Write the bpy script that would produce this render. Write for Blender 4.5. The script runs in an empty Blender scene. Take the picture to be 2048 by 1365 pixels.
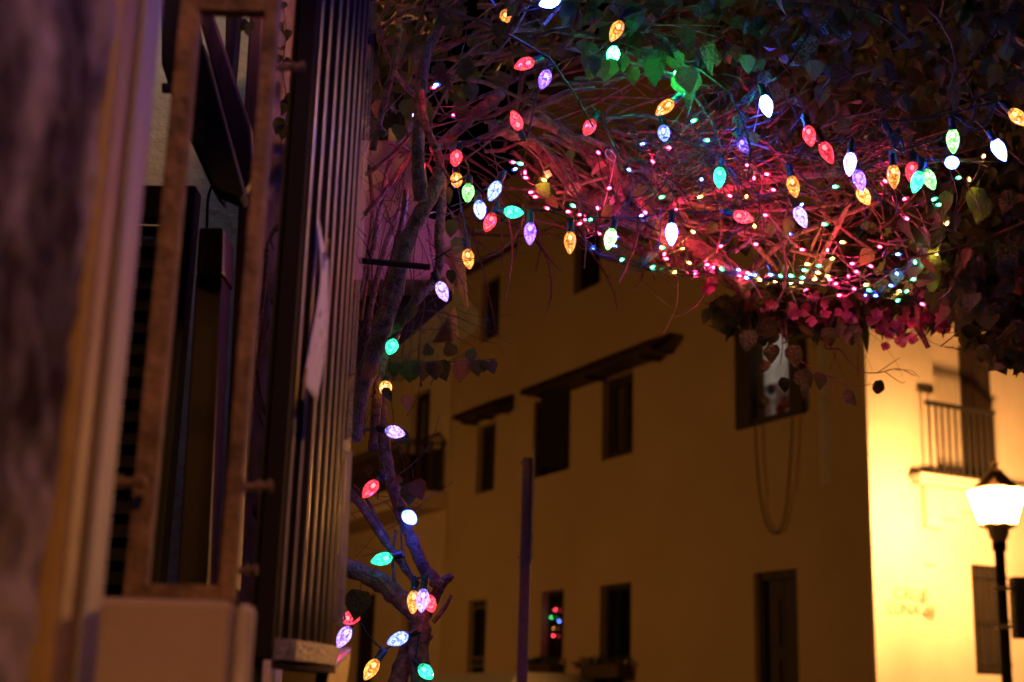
import bpy, math, random
from mathutils import Vector as V3, Matrix as M4, noise as mnoise
rnd = random.Random(7)
sc = bpy.context.scene
# ------------------------------------------------------------------ camera, sky, exposure
CAM = V3((0, 0, 1.6)); FPX = 2844.0
pitch, roll = math.radians(14.7), math.radians(1.7)
Fw = V3((0, math.cos(pitch), math.sin(pitch))); U0 = V3((0, -math.sin(pitch), math.cos(pitch))); R0 = V3((1, 0, 0))
Uc = U0*math.cos(roll) - R0*math.sin(roll); Rc = R0*math.cos(roll) + U0*math.sin(roll)
cd = bpy.data.cameras.new('camera'); cam = bpy.data.objects.new('camera', cd); sc.collection.objects.link(cam)
cam.matrix_world = M4(((Rc.x, Uc.x, -Fw.x, CAM.x), (Rc.y, Uc.y, -Fw.y, CAM.y), (Rc.z, Uc.z, -Fw.z, CAM.z), (0, 0, 0, 1)))
cd.lens = 50; cd.sensor_width = 36; cd.clip_start = 0.05; cd.clip_end = 600
cd.dof.use_dof = True; cd.dof.focus_distance = 3.0; cd.dof.aperture_fstop = 4.0
sc.camera = cam
w = bpy.data.worlds.new('World'); sc.world = w; w.use_nodes = True
nt = w.node_tree; bg = nt.nodes['Background']
sky = nt.nodes.new('ShaderNodeTexSky'); sky.sky_type = 'NISHITA'; sky.sun_disc = False
sky.sun_elevation = math.radians(-7); sky.sun_rotation = math.radians(200)
nt.links.new(sky.outputs[0], bg.inputs[0]); bg.inputs[1].default_value = 0.05
sc.view_settings.view_transform = 'Standard'; sc.view_settings.look = 'None'
sc.view_settings.exposure = 0; sc.view_settings.gamma = 1; sc.view_settings.use_curve_mapping = False
cy = sc.cycles; cy.use_denoising = True; cy.max_bounces = 5; cy.diffuse_bounces = 2; cy.glossy_bounces = 3
cy.transmission_bounces = 4; cy.transparent_max_bounces = 12; cy.sample_clamp_indirect = 3.0; cy.sample_clamp_direct = 60
cy.caustics_reflective = False; cy.caustics_refractive = False
LAMP_COL = (1.0, 0.415, 0.095)

# ------------------------------------------------------------------ helpers
def ray(px, py): return Rc*((px-1024)/FPX) - Uc*((py-682.5)/FPX) + Fw
def at(px, py, Y):
    d = ray(px, py); return CAM + d*(Y/d.y)
WM = {}
def link(o):
    sc.collection.objects.link(o); return o
def thing(name, label, cat, loc=(0, 0, 0), rotz=0, group=None):
    o = link(bpy.data.objects.new(name, None)); o.empty_display_size = .1
    o.location = loc; o.rotation_euler = (0, 0, rotz); WM[o] = M4.Translation(V3(loc)) @ M4.Rotation(rotz, 4, 'Z')
    o['label'] = label; o['category'] = cat
    if group: o['group'] = group
    return o
class MB:
    def __init__(s): s.V = []; s.F = []
    def add(s, vs, fs):
        n = len(s.V); s.V += [tuple(v) for v in vs]; s.F += [tuple(i+n for i in f) for f in fs]
    def box(s, fr, x0, x1, y0, y1, z0, z1):
        c = [fr(x, y, z) for x in (x0, x1) for y in (y0, y1) for z in (z0, z1)]
        s.add(c, [(0, 1, 3, 2), (4, 6, 7, 5), (0, 4, 5, 1), (2, 3, 7, 6), (0, 2, 6, 4), (1, 5, 7, 3)])
    def prism(s, pts, off):            # polygon of world points pushed along off
        n = len(pts); off = V3(off)
        s.add(list(pts) + [p + off for p in pts], [tuple(range(n)), tuple(reversed(range(n, 2*n)))] + [(i, i+n, (i+1) % n+n, (i+1) % n) for i in range(n)])
    def tube(s, pts, rad, k=6, cap=True):
        n = len(pts)
        if not hasattr(rad, '__len__'): rad = [rad]*n
        t = (pts[1]-pts[0]).normalized(); up = t.orthogonal().normalized(); rings = []
        vs = []
        for i, p in enumerate(pts):
            t = (pts[min(i+1, n-1)] - pts[max(i-1, 0)]); 
            if t.length < 1e-9: t = V3((0, 0, 1))
            t.normalize(); up = (up - t*up.dot(t)); up = up.normalized() if up.length > 1e-6 else t.orthogonal().normalized(); b = t.cross(up)
            for j in range(k):
                a = 2*math.pi*j/k; vs.append(p + (up*math.cos(a) + b*math.sin(a))*rad[i])
        fs = [(i*k+j, i*k+(j+1) % k, (i+1)*k+(j+1) % k, (i+1)*k+j) for i in range(n-1) for j in range(k)]
        if cap: fs += [tuple(reversed(range(k))), tuple((n-1)*k+j for j in range(k))]
        s.add(vs, fs)
    def lathe(s, prof, k=12, M=M4.Identity(4), jit=0):   # prof [(r,z)]
        vs = []
        for i, (r, z) in enumerate(prof):
            for j in range(k):
                a = 2*math.pi*(j+.5*(i % 2))/k; rr = r*(1+rnd.uniform(-jit, jit)); vs.append(M @ V3((rr*math.cos(a), rr*math.sin(a), z)))
        fs = []
        for i in range(len(prof)-1):
            for j in range(k):
                a, b, c, d = i*k+j, i*k+(j+1) % k, (i+1)*k+(j+1) % k, (i+1)*k+j
                fs += [(a, b, d), (b, c, d)] if i % 2 == 0 else [(a, b, c), (a, c, d)]
        fs += [tuple(reversed(range(k))), tuple((len(prof)-1)*k+j for j in range(k))]
        s.add(vs, fs)
    def mesh(s, name, mat, Mi=None, smooth=False):
        me = bpy.data.meshes.new(name)
        me.from_pydata([tuple(Mi @ V3(v)) for v in s.V] if Mi else s.V, [], s.F)
        me.materials.append(mat); 
        if smooth: me.polygons.foreach_set('use_smooth', [True]*len(me.polygons))
        me.update(); return me
    def build(s, name, mat, parent=None, smooth=False, kind=None, label=None, cat=None, bevel=0, group=None):
        Mi = WM[parent].inverted() if parent else None
        o = link(bpy.data.objects.new(name, s.mesh(name, mat, Mi, smooth)))
        if parent: o.parent = parent; WM[o] = WM[parent].copy()
        else: WM[o] = M4.Identity(4)
        if kind: o['kind'] = kind
        if label: o['label'] = label
        if cat: o['category'] = cat
        if group: o['group'] = group
        if bevel:
            b = o.modifiers.new('bevel', 'BEVEL'); b.width = bevel; b.segments = 2; b.limit_method = 'ANGLE'
        return o
def place(name, me, Mw, parent, label=None):
    o = link(bpy.data.objects.new(name, me)); o.parent = parent
    o.matrix_local = WM[parent].inverted() @ Mw; WM[o] = Mw.copy()
    if label: o['label'] = label
    return o
def frame(o, x, y, z=V3((0, 0, 1))):
    return lambda a, b, c: o + x*a + y*b + z*c
ident = frame(V3((0, 0, 0)), V3((1, 0, 0)), V3((0, 1, 0)))
def crom(P, n=6):
    P = [V3(p) for p in P]; Q = [P[0]*2-P[1]] + P + [P[-1]*2-P[-2]]; out = []
    for i in range(1, len(Q)-2):
        a, b, c, d = Q[i-1:i+3]
        for j in range(n):
            t = j/n; out.append(.5*((2*b) + (c-a)*t + (2*a-5*b+4*c-d)*t*t + (3*b-a-3*c+d)*t**3))
    return out + [P[-1]]

# ------------------------------------------------------------------ materials
def newmat(name):
    m = bpy.data.materials.new(name); m.use_nodes = True; n = m.node_tree.nodes; n.clear()
    out = n.new('ShaderNodeOutputMaterial'); return m, m.node_tree, out
def pmat(name, c1, c2=None, scale=8, rough=.8, metal=0, bump=0, bscale=40, stretch=(1, 1, 1), detail=6, coat=0, lo=.35, hi=.65):
    m, t, out = newmat(name); N = t.nodes; L = t.links
    p = N.new('ShaderNodeBsdfPrincipled'); p.inputs['Roughness'].default_value = rough; p.inputs['Metallic'].default_value = metal
    p.inputs['Coat Weight'].default_value = coat; L.new(p.outputs[0], out.inputs[0])
    tc = N.new('ShaderNodeTexCoord'); mp = N.new('ShaderNodeMapping'); mp.inputs['Scale'].default_value = stretch
    L.new(tc.outputs['Object'], mp.inputs[0])
    if c2:
        nz = N.new('ShaderNodeTexNoise'); nz.inputs['Scale'].default_value = scale; nz.inputs['Detail'].default_value = detail; nz.inputs['Roughness'].default_value = .65
        L.new(mp.outputs[0], nz.inputs['Vector'])
        cr = N.new('ShaderNodeValToRGB'); cr.color_ramp.elements[0].position = lo; cr.color_ramp.elements[1].position = hi
        cr.color_ramp.elements[0].color = (*c1, 1); cr.color_ramp.elements[1].color = (*c2, 1)
        L.new(nz.outputs[0], cr.inputs[0]); L.new(cr.outputs[0], p.inputs['Base Color'])
    else: p.inputs['Base Color'].default_value = (*c1, 1)
    if bump:
        b = N.new('ShaderNodeTexNoise'); b.inputs['Scale'].default_value = bscale; b.inputs['Detail'].default_value = 5; L.new(mp.outputs[0], b.inputs['Vector'])
        bp = N.new('ShaderNodeBump'); bp.inputs['Strength'].default_value = bump; bp.inputs['Distance'].default_value = .01
        L.new(b.outputs[0], bp.inputs['Height']); L.new(bp.outputs[0], p.inputs['Normal'])
    return m
def emit(name, col, s, sampled=True):
    m, t, out = newmat(name); e = t.nodes.new('ShaderNodeEmission'); e.inputs[0].default_value = (*col, 1); e.inputs[1].default_value = s
    t.links.new(e.outputs[0], out.inputs[0])
    if not sampled: m.cycles.emission_sampling = 'NONE'
    return m
M = {}
M['cream'] = pmat('cream_render', (.62, .48, .32), (.68, .56, .40), 1.0, .9, bump=.35, bscale=6)
M['cream2'] = pmat('ochre_render', (.49, .355, .21), (.56, .43, .27), .7, .9, bump=.25, bscale=5, lo=.25, hi=.75)
M['white_r'] = pmat('pale_render', (.62, .55, .52), (.7, .63, .62), 2, .85, bump=.3, bscale=8)
M['pink'] = pmat('pink_plaster', (.55, .33, .32), (.66, .45, .42), 5, .85, bump=.5, bscale=18)
M['rough'] = pmat('weathered_plaster', (.045, .022, .02), (.42, .32, .29), 9, .9, bump=1.0, bscale=22, stretch=(1, 1, .45), lo=.44, hi=.58)
M['column'] = pmat('scarred_plaster', (.3, .2, .15), (.7, .6, .5), 16, .8, bump=.6, bscale=40, stretch=(1, 1, .35), lo=.36, hi=.6)
M['paint'] = pmat('painted_jamb', (.27, .235, .24), (.38, .33, .34), 6, .6, bump=.4, bscale=30, stretch=(1, 1, .15))
M['trim'] = pmat('ochre_trim', (.33, .2, .08), (.42, .26, .12), 9, .6, bump=.3, bscale=30)
M['sill'] = pmat('smooth_sill_plaster', (.40, .29, .20), (.48, .36, .26), 5, .85, bump=.35, bscale=14)
M['rust'] = pmat('rusty_iron', (.09, .05, .025), (.27, .15, .07), 18, .75, bump=.8, bscale=60, lo=.4, hi=.62)
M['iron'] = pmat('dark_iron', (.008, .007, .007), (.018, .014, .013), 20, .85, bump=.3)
M['darkwood'] = pmat('dark_wood', (.035, .018, .014), (.075, .04, .03), 12, .6, bump=.4, stretch=(1, 1, .1))
M['shutterwood'] = pmat('shutter_wood', (.016, .009, .007), (.03, .016, .012), 10, .7, stretch=(1, 1, .2))
M['louvre'] = pmat('grey_louvre', (.012, .012, .012), (.018, .018, .017), 10, .7)
M['greyplaster'] = pmat('grey_interior_plaster', (.42, .41, .39), (.5, .49, .47), 9, .9, bump=1, bscale=35)
M['slat'] = pmat('bronze_slat', (.008, .006, .004), (.024, .017, .012), 500, .55)
for q in M['slat'].node_tree.nodes:
    if q.type == 'BSDF_PRINCIPLED': q.inputs['Specular IOR Level'].default_value = .08; q.inputs['Roughness'].default_value = .8
M['ridge'] = pmat('bright_metal_edge', (.5, .44, .38), (.62, .56, .5), 30, .33, metal=.55)
M['tray'] = pmat('pitted_pale_metal', (.22, .2, .2), (.42, .38, .37), 90, .45, metal=.4, bump=.9, bscale=160)
M['polished'] = pmat('polished_metal', (.5, .45, .42), (.6, .55, .5), 20, .16, metal=.95, bump=.05)
M['galv'] = pmat('galvanised_steel', (.45, .38, .36), (.6, .52, .5), 40, .5, metal=.1, bump=.5, bscale=120)
M['tile'] = pmat('clay_tile', (.05, .025, .018), (.12, .055, .035), 7, .85, bump=.5, bscale=20)
M['asphalt'] = pmat('asphalt', (.04, .04, .04), (.065, .06, .058), 30, .85, bump=.5, bscale=80)
M['paving'] = pmat('blue_cobble', (.10, .10, .11), (.17, .16, .17), 8, .7, bump=.5)
M['bark'] = pmat('bark', (.08, .045, .03), (.36, .23, .15), 45, .8, bump=1.0, bscale=130, lo=.35, hi=.7)
M['twig'] = pmat('twig_bark', (.07, .042, .028), (.26, .16, .10), 60, .8, bump=.5, bscale=200)
M['cut'] = pmat('cut_wood', (.34, .22, .14), (.46, .32, .2), 60, .8)
M['cable'] = pmat('green_cable', (.008, .022, .02), None, rough=.36)
M['socket'] = pmat('green_socket', (.01, .03, .024), None, rough=.4)
M['rope'] = pmat('sisal_rope', (.45, .3, .16), (.6, .42, .24), 120, .9, bump=1, bscale=250)
M['tie'] = pmat('white_plastic_tie', (.6, .58, .6), None, rough=.35)
M['pane'] = pmat('dark_glass', (.008, .009, .012), None, rough=.12)
M['white_iron'] = pmat('pale_iron', (.3, .26, .2), None, rough=.5)
M['bronze'] = pmat('lamp_bronze', (.16, .10, .055), (.22, .14, .08), 12, .6)
M['plant'] = pmat('potted_foliage', (.03, .05, .015), (.08, .11, .03), 30, .7)
M['sign'] = pmat('sign_back', (.18, .16, .16), (.26, .24, .24), 20, .45, metal=.6)
M['vehicle'] = pmat('white_vehicle_paint', (.55, .54, .52), None, rough=.3, coat=.5)
M['tyre'] = pmat('tyre', (.015, .015, .015), None, rough=.8)
M['letters'] = pmat('faded_letters', (.30, .2, .10), None, rough=.9)

def leafmat(name, c1, c2, tr=.4):
    m, t, out = newmat(name); N = t.nodes; L = t.links
    oi = N.new('ShaderNodeObjectInfo'); gi = N.new('ShaderNodeNewGeometry'); ad = N.new('ShaderNodeMath'); ad.operation = 'ADD'
    L.new(oi.outputs['Random'], ad.inputs[0]); L.new(gi.outputs['Random Per Island'], ad.inputs[1])
    fr_ = N.new('ShaderNodeMath'); fr_.operation = 'FRACT'; L.new(ad.outputs[0], fr_.inputs[0])
    nz = N.new('ShaderNodeTexNoise'); nz.inputs['Scale'].default_value = 60; tc = N.new('ShaderNodeTexCoord'); L.new(tc.outputs['Object'], nz.inputs['Vector'])
    mx = N.new('ShaderNodeMath'); mx.operation = 'MULTIPLY_ADD'; mx.inputs[1].default_value = .5; L.new(nz.outputs[0], mx.inputs[0]); L.new(fr_.outputs[0], mx.inputs[2])
    cr = N.new('ShaderNodeValToRGB'); cr.color_ramp.elements[0].color = (*c1, 1); cr.color_ramp.elements[1].color = (*c2, 1)
    cr.color_ramp.elements[0].position = .2; cr.color_ramp.elements[1].position = 1.1 if False else 1.0
    L.new(mx.outputs[0], cr.inputs[0])
    p = N.new('ShaderNodeBsdfPrincipled'); p.inputs['Roughness'].default_value = .42; L.new(cr.outputs[0], p.inputs['Base Color'])
    n2 = N.new('ShaderNodeTexNoise'); n2.inputs['Scale'].default_value = 7 if name == 'leaf' else 9; bp = N.new('ShaderNodeBump'); bp.inputs['Strength'].default_value = .5; bp.inputs['Distance'].default_value = .08; L.new(tc.outputs['Object'], n2.inputs['Vector']); L.new(n2.outputs[0], bp.inputs['Height']); L.new(bp.outputs[0], p.inputs['Normal'])
    tl = N.new('ShaderNodeBsdfTranslucent'); L.new(cr.outputs[0], tl.inputs[0])
    s = N.new('ShaderNodeMixShader'); s.inputs[0].default_value = tr; L.new(p.outputs[0], s.inputs[1]); L.new(tl.outputs[0], s.inputs[2]); L.new(s.outputs[0], out.inputs[0])
    return m
M['leaf'] = leafmat('leaf', (.02, .033, .008), (.085, .10, .026))
M['young_leaf'] = leafmat('young_leaf', (.07, .15, .03), (.13, .24, .05), .55)  # brighter leaf colour stands in for the glow of nearby bulbs
M['leaf_dry'] = leafmat('dry_leaf', (.16, .08, .03), (.3, .17, .08), .3)
M['bract'] = leafmat('bract', (.6, .10, .26), (.75, .26, .42), .5)

COL = {'r': (1, .045, .075), 'a': (1, .36, .06), 'g': (.09, 1, .22), 'c': (.04, 1, .48), 'p': (.30, .13, 1), 'l': (.42, .27, 1), 'b': (.05, .10, 1), 'w': (.16, .22, 1), 'h': (.3, 1, .25), 'u': (.02, .03, .12)}
def bulbmat(c, s):
    """faceted coloured glass glowing from the diode inside"""
    col = COL[c]; m, t, out = newmat('glass_'+c); N = t.nodes; L = t.links
    tc = N.new('ShaderNodeTexCoord')
    vo = N.new('ShaderNodeTexVoronoi'); vo.inputs['Scale'].default_value = 230; L.new(tc.outputs['Object'], vo.inputs['Vector'])
    sep = N.new('ShaderNodeSeparateColor'); L.new(vo.outputs['Color'], sep.inputs[0])
    pw = N.new('ShaderNodeMath'); pw.operation = 'POWER'; pw.inputs[1].default_value = 3.6; L.new(sep.outputs[0], pw.inputs[0])
    ma = N.new('ShaderNodeMath'); ma.operation = 'MULTIPLY_ADD'; ma.inputs[1].default_value = 2.2*s; ma.inputs[2].default_value = .2*s; L.new(pw.outputs[0], ma.inputs[0])
    e = N.new('ShaderNodeEmission'); e.inputs[0].default_value = (*col, 1); L.new(ma.outputs[0], e.inputs[1])
    g = N.new('ShaderNodeBsdfGlossy'); g.inputs['Roughness'].default_value = .12
    tr = N.new('ShaderNodeBsdfTransparent'); tr.inputs[0].default_value = (*[.5+.5*x for x in col], 1)
    a1 = N.new('ShaderNodeMixShader'); fz = N.new('ShaderNodeFresnel'); fz.inputs[0].default_value = 1.5
    L.new(fz.outputs[0], a1.inputs[0]); L.new(tr.outputs[0], a1.inputs[1]); L.new(g.outputs[0], a1.inputs[2])
    ad = N.new('ShaderNodeAddShader'); L.new(a1.outputs[0], ad.inputs[0]); L.new(e.outputs[0], ad.inputs[1]); L.new(ad.outputs[0], out.inputs[0])
    if s < .3: m.cycles.emission_sampling = 'NONE'
    return m

# ------------------------------------------------------------------ far street: geometry of the facade plane
C0 = V3((4.30, 16.73, 0)); dF = V3((-.454, .891, 0)).normalized(); nF = V3((-dF.y, dF.x, 0))   # along the street, outward
FF = frame(C0, dF, nF)
def fac(px, py, off=0):
    D = ray(px, py); s = ((C0 + nF*off - CAM).dot(nF))/D.dot(nF); P = CAM + D*s - C0; return P.dot(dF), P.z
dE = nF.copy(); nE = -dF   # end wall: local x runs back to the corner, outward nE
FE = frame(C0, dE, nE)
def face(px, py, off=0):
    D = ray(px, py); s = ((C0 + nE*off - CAM).dot(nE))/D.dot(nE); P = CAM + D*s - C0; return P.dot(dE), P.z
def rect(f, x0, y0, x1, y1, off=0):
    """photo rectangle (left, top, right, bottom) -> (lo, hi, z0, z1) on a wall plane, taken at mid edges"""
    ym = (y0+y1)/2; xm = (x0+x1)/2
    a = f(x0, ym, off)[0]; b = f(x1, ym, off)[0]; return (min(a, b), max(a, b), f(xm, y1, off)[1], f(xm, y0, off)[1])
def wall_holes(fr, a0, a1, z0, z1, holes, depth=.22, base=0.0):
    mb = MB(); xs = sorted({a0, a1, *[h[0] for h in holes], *[h[1] for h in holes]}); zs = sorted({z0, z1, *[h[2] for h in holes], *[h[3] for h in holes]})
    for i in range(len(xs)-1):
        for j in range(len(zs)-1):
            cx, cz = (xs[i]+xs[i+1])/2, (zs[j]+zs[j+1])/2
            if xs[i] < a0 or xs[i+1] > a1 or zs[j] < z0 or zs[j+1] > z1: continue
            if any(h[0] < cx < h[1] and h[2] < cz < h[3] for h in holes): continue
            mb.add([fr(xs[i], base, zs[j]), fr(xs[i+1], base, zs[j]), fr(xs[i+1], base, zs[j+1]), fr(xs[i], base, zs[j+1])], [(0, 1, 2, 3)])
    for h in holes:
        q = [(h[0], h[2]), (h[1], h[2]), (h[1], h[3]), (h[0], h[3])]
        for k in range(4):
            (xa, za), (xb, zb) = q[k], q[(k+1) % 4]
            mb.add([fr(xa, base, za), fr(xb, base, zb), fr(xb, base-depth, zb), fr(xa, base-depth, za)], [(0, 1, 2, 3)])
        mb.add([fr(a, base-depth, z) for a, z in q], [(0, 1, 2, 3)])
    mb.box(fr, a0, a1, base-.9, base-depth-.35, z0, z1)
    return mb
def shutter_window(house, fr, r, depth=.22, open_leaf=False, pane=False, grille=False, slats=True, name='window'):
    a0, a1, z0, z1 = r; f = MB(); t = .06
    y0, y1 = -depth+.01, -depth+.09
    f.box(fr, a0, a0+t, y0, y1, z0, z1); f.box(fr, a1-t, a1, y0, y1, z0, z1); f.box(fr, a0+t, a1-t, y0, y1, z1-t, z1); f.box(fr, a0+t, a1-t, y0, y1, z0, z0+t)
    fo = f.build(name, M['shutterwood'], house)
    mid = (a0+a1)/2
    for (l, r_) in ((a0+t, mid-.01), (mid+.01, a1-t)):
        if pane:
            g = MB(); g.box(fr, l, r_, y0+.01, y0+.025, z0+t, z1-t); g.build('pane', M['pane'], fo)
        else:
            g = MB(); s = .07
            g.box(fr, l, l+s, y0+.02, y0+.06, z0+t, z1-t); g.box(fr, r_-s, r_, y0+.02, y0+.06, z0+t, z1-t)
            g.box(fr, l+s, r_-s, y0+.02, y0+.06, z0+t, z0+t+s); g.box(fr, l+s, r_-s, y0+.02, y0+.06, z1-t-s, z1-t)
            n = max(4, int((z1-z0-2*t-2*s)/.07)); h = (z1-z0-2*t-2*s)/n
            for i in range(n):
                zz = z0+t+s+i*h
                vs = [fr(l+s, y0+.022, zz+h*.95), fr(r_-s, y0+.022, zz+h*.95), fr(r_-s, y0+.055, zz+.004), fr(l+s, y0+.055, zz+.004)]
                g.add(vs, [(0, 1, 2, 3)])
            g.build('shutter', M['shutterwood'], fo, kind='stuff')
    return fo
# ground
g = MB(); g.add([(-300, -60, 0), (300, -60, 0), (300, 500, 0), (-300, 500, 0)], [(0, 1, 2, 3)]); g.build('ground', M['asphalt'], kind='structure')
g = MB(); g.box(FF, -.0, 60, .0, 1.3, 0, .13); g.box(FE, -20, 0, .0, 1.6, 0, .13); g.build('pavement', M['paving'], kind='structure')

# ------------------------------------------------------------------ main house
ZT = fac(1300, 60)[1]
tA = fac(1032, 800)[0]; tB = fac(897, 900)[0]
house = thing('corner_house', 'large ochre corner house, its end wall lit bright by the street lantern', 'house', C0)
Wm = rect(fac, 1204, 750, 1266, 914); Wl = rect(fac, 1067, 792, 1140, 948); Wt = rect(fac, 1148, 455, 1201, 578)
Wr = rect(fac, 1482, 652, 1606, 838); Wb = rect(fac, 1086, 1182, 1130, 1322); Wc = rect(fac, 1203, 1169, 1266, 1322)
Dr = rect(fac, 1513, 1142, 1600, 1365); Dr = (Dr[0], Dr[1], .15, Dr[3])
zs = fac(1400, 1020)[1]
lowh = [h for h in (Wb, Wc, Dr)]; uph = [Wm, Wl, Wt, Wr]
mb = wall_holes(FF, 0.004, tA, 0.0, zs, lowh, base=.035); mb.build('lower_wall', M['cream2'], house)
mb = wall_holes(FF, 0.004, tA, zs, ZT, uph); mb.build('wall', M['cream2'], house)
shutter_window(house, FF, Wm); shutter_window(house, FF, Wt, pane=True)
shutter_window(house, FF, (Wb[0], Wb[1], Wb[2], Wb[3]), pane=True, depth=.18); shutter_window(house, FF, Wc, pane=True, depth=.18)
# window with one leaf swung open
fo = shutter_window(house, FF, Wl, pane=True)
mid = Wl[0]
lf = MB(); o_ = FF(Wl[0]+.03, -.02, 0); dd = (nF*.88 + dF*.35).normalized(); fl = frame(o_, dd, dd.cross(V3((0, 0, 1))))
lf.box(fl, 0, .5, 0, .04, Wl[2]+.03, Wl[3]-.03)
for i in range(12): lf.box(fl, .06, .44, .041, .05, Wl[2]+.12+i*.09, Wl[2]+.18+i*.09)
lf.build('open_shutter', M['shutterwood'], fo)
# upper right window with lit room
fo = MB(); a0, a1, z0, z1 = Wr
fo.box(FF, a0-.05, a0+.22, -.05, .07, z0-.04, z1+.05); fo.box(FF, a1-.30, a1+.05, -.05, .07, z0-.04, z1+.05); fo.box(FF, a0+.22, a1-.30, -.1, .02, z1-.1, z1+.05); fo.box(FF, a0+.22, a1-.30, -.1, .05, z0-.04, z0+.04)
fo = fo.build('window', M['shutterwood'], house, label='wide open window showing a lit room')
def flatemit(name, c1, c2, s, scale):
    m, t, out = newmat(name); N = t.nodes; e = N.new('ShaderNodeEmission'); nz = N.new('ShaderNodeTexNoise'); nz.inputs['Scale'].default_value = scale
    cr = N.new('ShaderNodeValToRGB'); cr.color_ramp.elements[0].position = .4; cr.color_ramp.elements[1].position = .6; cr.color_ramp.elements[0].color = (*c1, 1); cr.color_ramp.elements[1].color = (*c2, 1)
    tc = N.new('ShaderNodeTexCoord'); t.links.new(tc.outputs['Object'], nz.inputs['Vector'])
    t.links.new(nz.outputs[0], cr.inputs[0]); t.links.new(cr.outputs[0], e.inputs[0]); e.inputs[1].default_value = s; t.links.new(e.outputs[0], out.inputs[0]); return m
cu = MB(); n = 14; zc = z0+.42*(z1-z0)
for i in range(n):
    x = a0+.22+(a1-a0-.52)*i/n; x2 = a0+.22+(a1-a0-.52)*(i+1)/n; y = -.17+.02*(i % 2)
    cu.add([FF(x, y, zc), FF(x2, -.17+.02*((i+1) % 2), zc), FF(x2, -.17+.02*((i+1) % 2), z1), FF(x, y, z1)], [(0, 1, 2, 3)])
cu.build('curtain', flatemit('lit_curtain', (.13, .10, .075), (.19, .15, .12), 1.0, 2), fo)
cu = MB(); cu.box(FF, a0+.22, a1-.3, -.2, -.18, z0+.03, zc); cu.build('lit_room', flatemit('lit_room', (.05, .02, .012), (.13, .10, .085), .8, 5), fo)
for i in range(7):
    b = MB(); c = FF(a0+.3+(a1-a0-.66)*rnd.random(), -.12, z0+.12+rnd.random()*.45)
    b.lathe([(.01, -.07), (.06, -.03), (.07, .02), (.04, .07), (.01, .09)], 8, M4.Translation(c)); b.build('ornament', pmat('ornament', [(.3, .05, .03), (.06, .09, .3), (.35, .3, .2)][i % 3], rough=.4), fo)
# door
dm = MB(); a0, a1, z0, z1 = Dr
dm.box(FF, a0, a0+.08, -.15, -.05, z0, z1); dm.box(FF, a1-.08, a1, -.15, -.05, z0, z1); dm.box(FF, a0+.08, a1-.08, -.15, -.05, z1-.1, z1)
for k in (0, 1):
    l = a0+.08+k*(a1-a0-.16)/2; r_ = l+(a1-a0-.16)/2
    dm.box(FF, l+.005, r_-.005, -.17, -.12, z0, z1-.1)
    for q in range(4):
        hh = (z1-.3-z0)/4; dm.box(FF, l+.09, r_-.08, -.119, -.095, z0+.12+q*hh, z0+hh*.93+q*hh)
do = dm.build('door', M['shutterwood'], house); b = MB(); b.lathe([(.01, 0), (.03, .01), (.03, .03), (.01, .05)], 8, M4.Translation(FF(a0+.2, -.09, 1.15)) @ M4.Rotation(0, 4, 'X')); b.build('handle', M['white_iron'], do)
# tiled canopies
def canopy(parent, xl, yl, xr, yr, out=.5, rise=.27):
    tl, zl = fac(xl, yl, out); tr_, zr = fac(xr, yr, out); zf = (zl+zr)/2
    f = MB(); f.box(FF, tr_, tl, .01, out-.04, zf+.0, zf+.035)
    # sloping deck
    vs = [FF(tr_, .0, zf+rise), FF(tl, .0, zf+rise), FF(tl, out, zf+.04), FF(tr_, out, zf+.04)]
    f.prism(vs, V3((0, 0, -.03))); co = f.build('window_canopy', M['darkwood'], parent)
    n = int((tl-tr_)/.17); seg = 4
    for i in range(n):
        c = tr_+(i+.5)*(tl-tr_)/n; m = MB(); vs = []; R_ = .5*(tl-tr_)/n*1.04
        for yy, zz, k in ((0, zf+rise+.01, 1.), (out+.06, zf+.04-.02, 1.12)):
            for j in range(seg+1):
                a = math.pi*j/seg; vs.append(FF(c+math.cos(a)*R_*k, yy, zz+math.sin(a)*R_*k*.8))
        fs = [(j, j+1, j+seg+2, j+seg+1) for j in range(seg)]; m.add(vs, fs)
        m.add([v-V3((0, 0, .02)) for v in vs], [tuple(reversed(q)) for q in fs] + [])
        m.add([vs[seg+1+j] for j in range(seg+1)] + [vs[seg+1+j]-V3((0, 0, .02)) for j in range(seg+1)], [(j, j+1, seg+2+j, seg+1+j) for j in range(seg)])
        m.build('roof_tile', M['tile'], co)
    for q in range(3):
        bx = tr_+(tl-tr_)*(.08+.42*q); b = MB(); b.box(FF, bx, bx+.05, .01, out*.8, zf-.06, zf); b.build('bracket', M['darkwood'], co)
canopy(house, 1046, 800, 1290, 690)
# roof
rf = MB(); rf.box(FF, -.3, tA+.2, -6, .45, ZT, ZT+.18); rf.build('roof', M['tile'], house)
# ---- end wall
SW = -7.0
Lg = rect(face, 1868, 640, 1984, 966); Lg = (min(Lg[0], Lg[1]), max(Lg[0], Lg[1]), face(1900, 962)[1], face(1900, 655)[1])
Gw = rect(face, 1947, 1132, 2020, 1350)
Gw = (Gw[0], Gw[1], Gw[2], Gw[3])
mb = wall_holes(FE, SW, -0.0, 0, ZT, [Lg, Gw], depth=.35)
mb.build('end_wall', M['white_r'], house)
p_ = rect(face, 1745, 640, 1820, 1365); b = MB(); b.box(FE, p_[0]+.0, .05, .0, .05, 0, ZT-.01); b.build('pilaster', M['white_r'], house)
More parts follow.
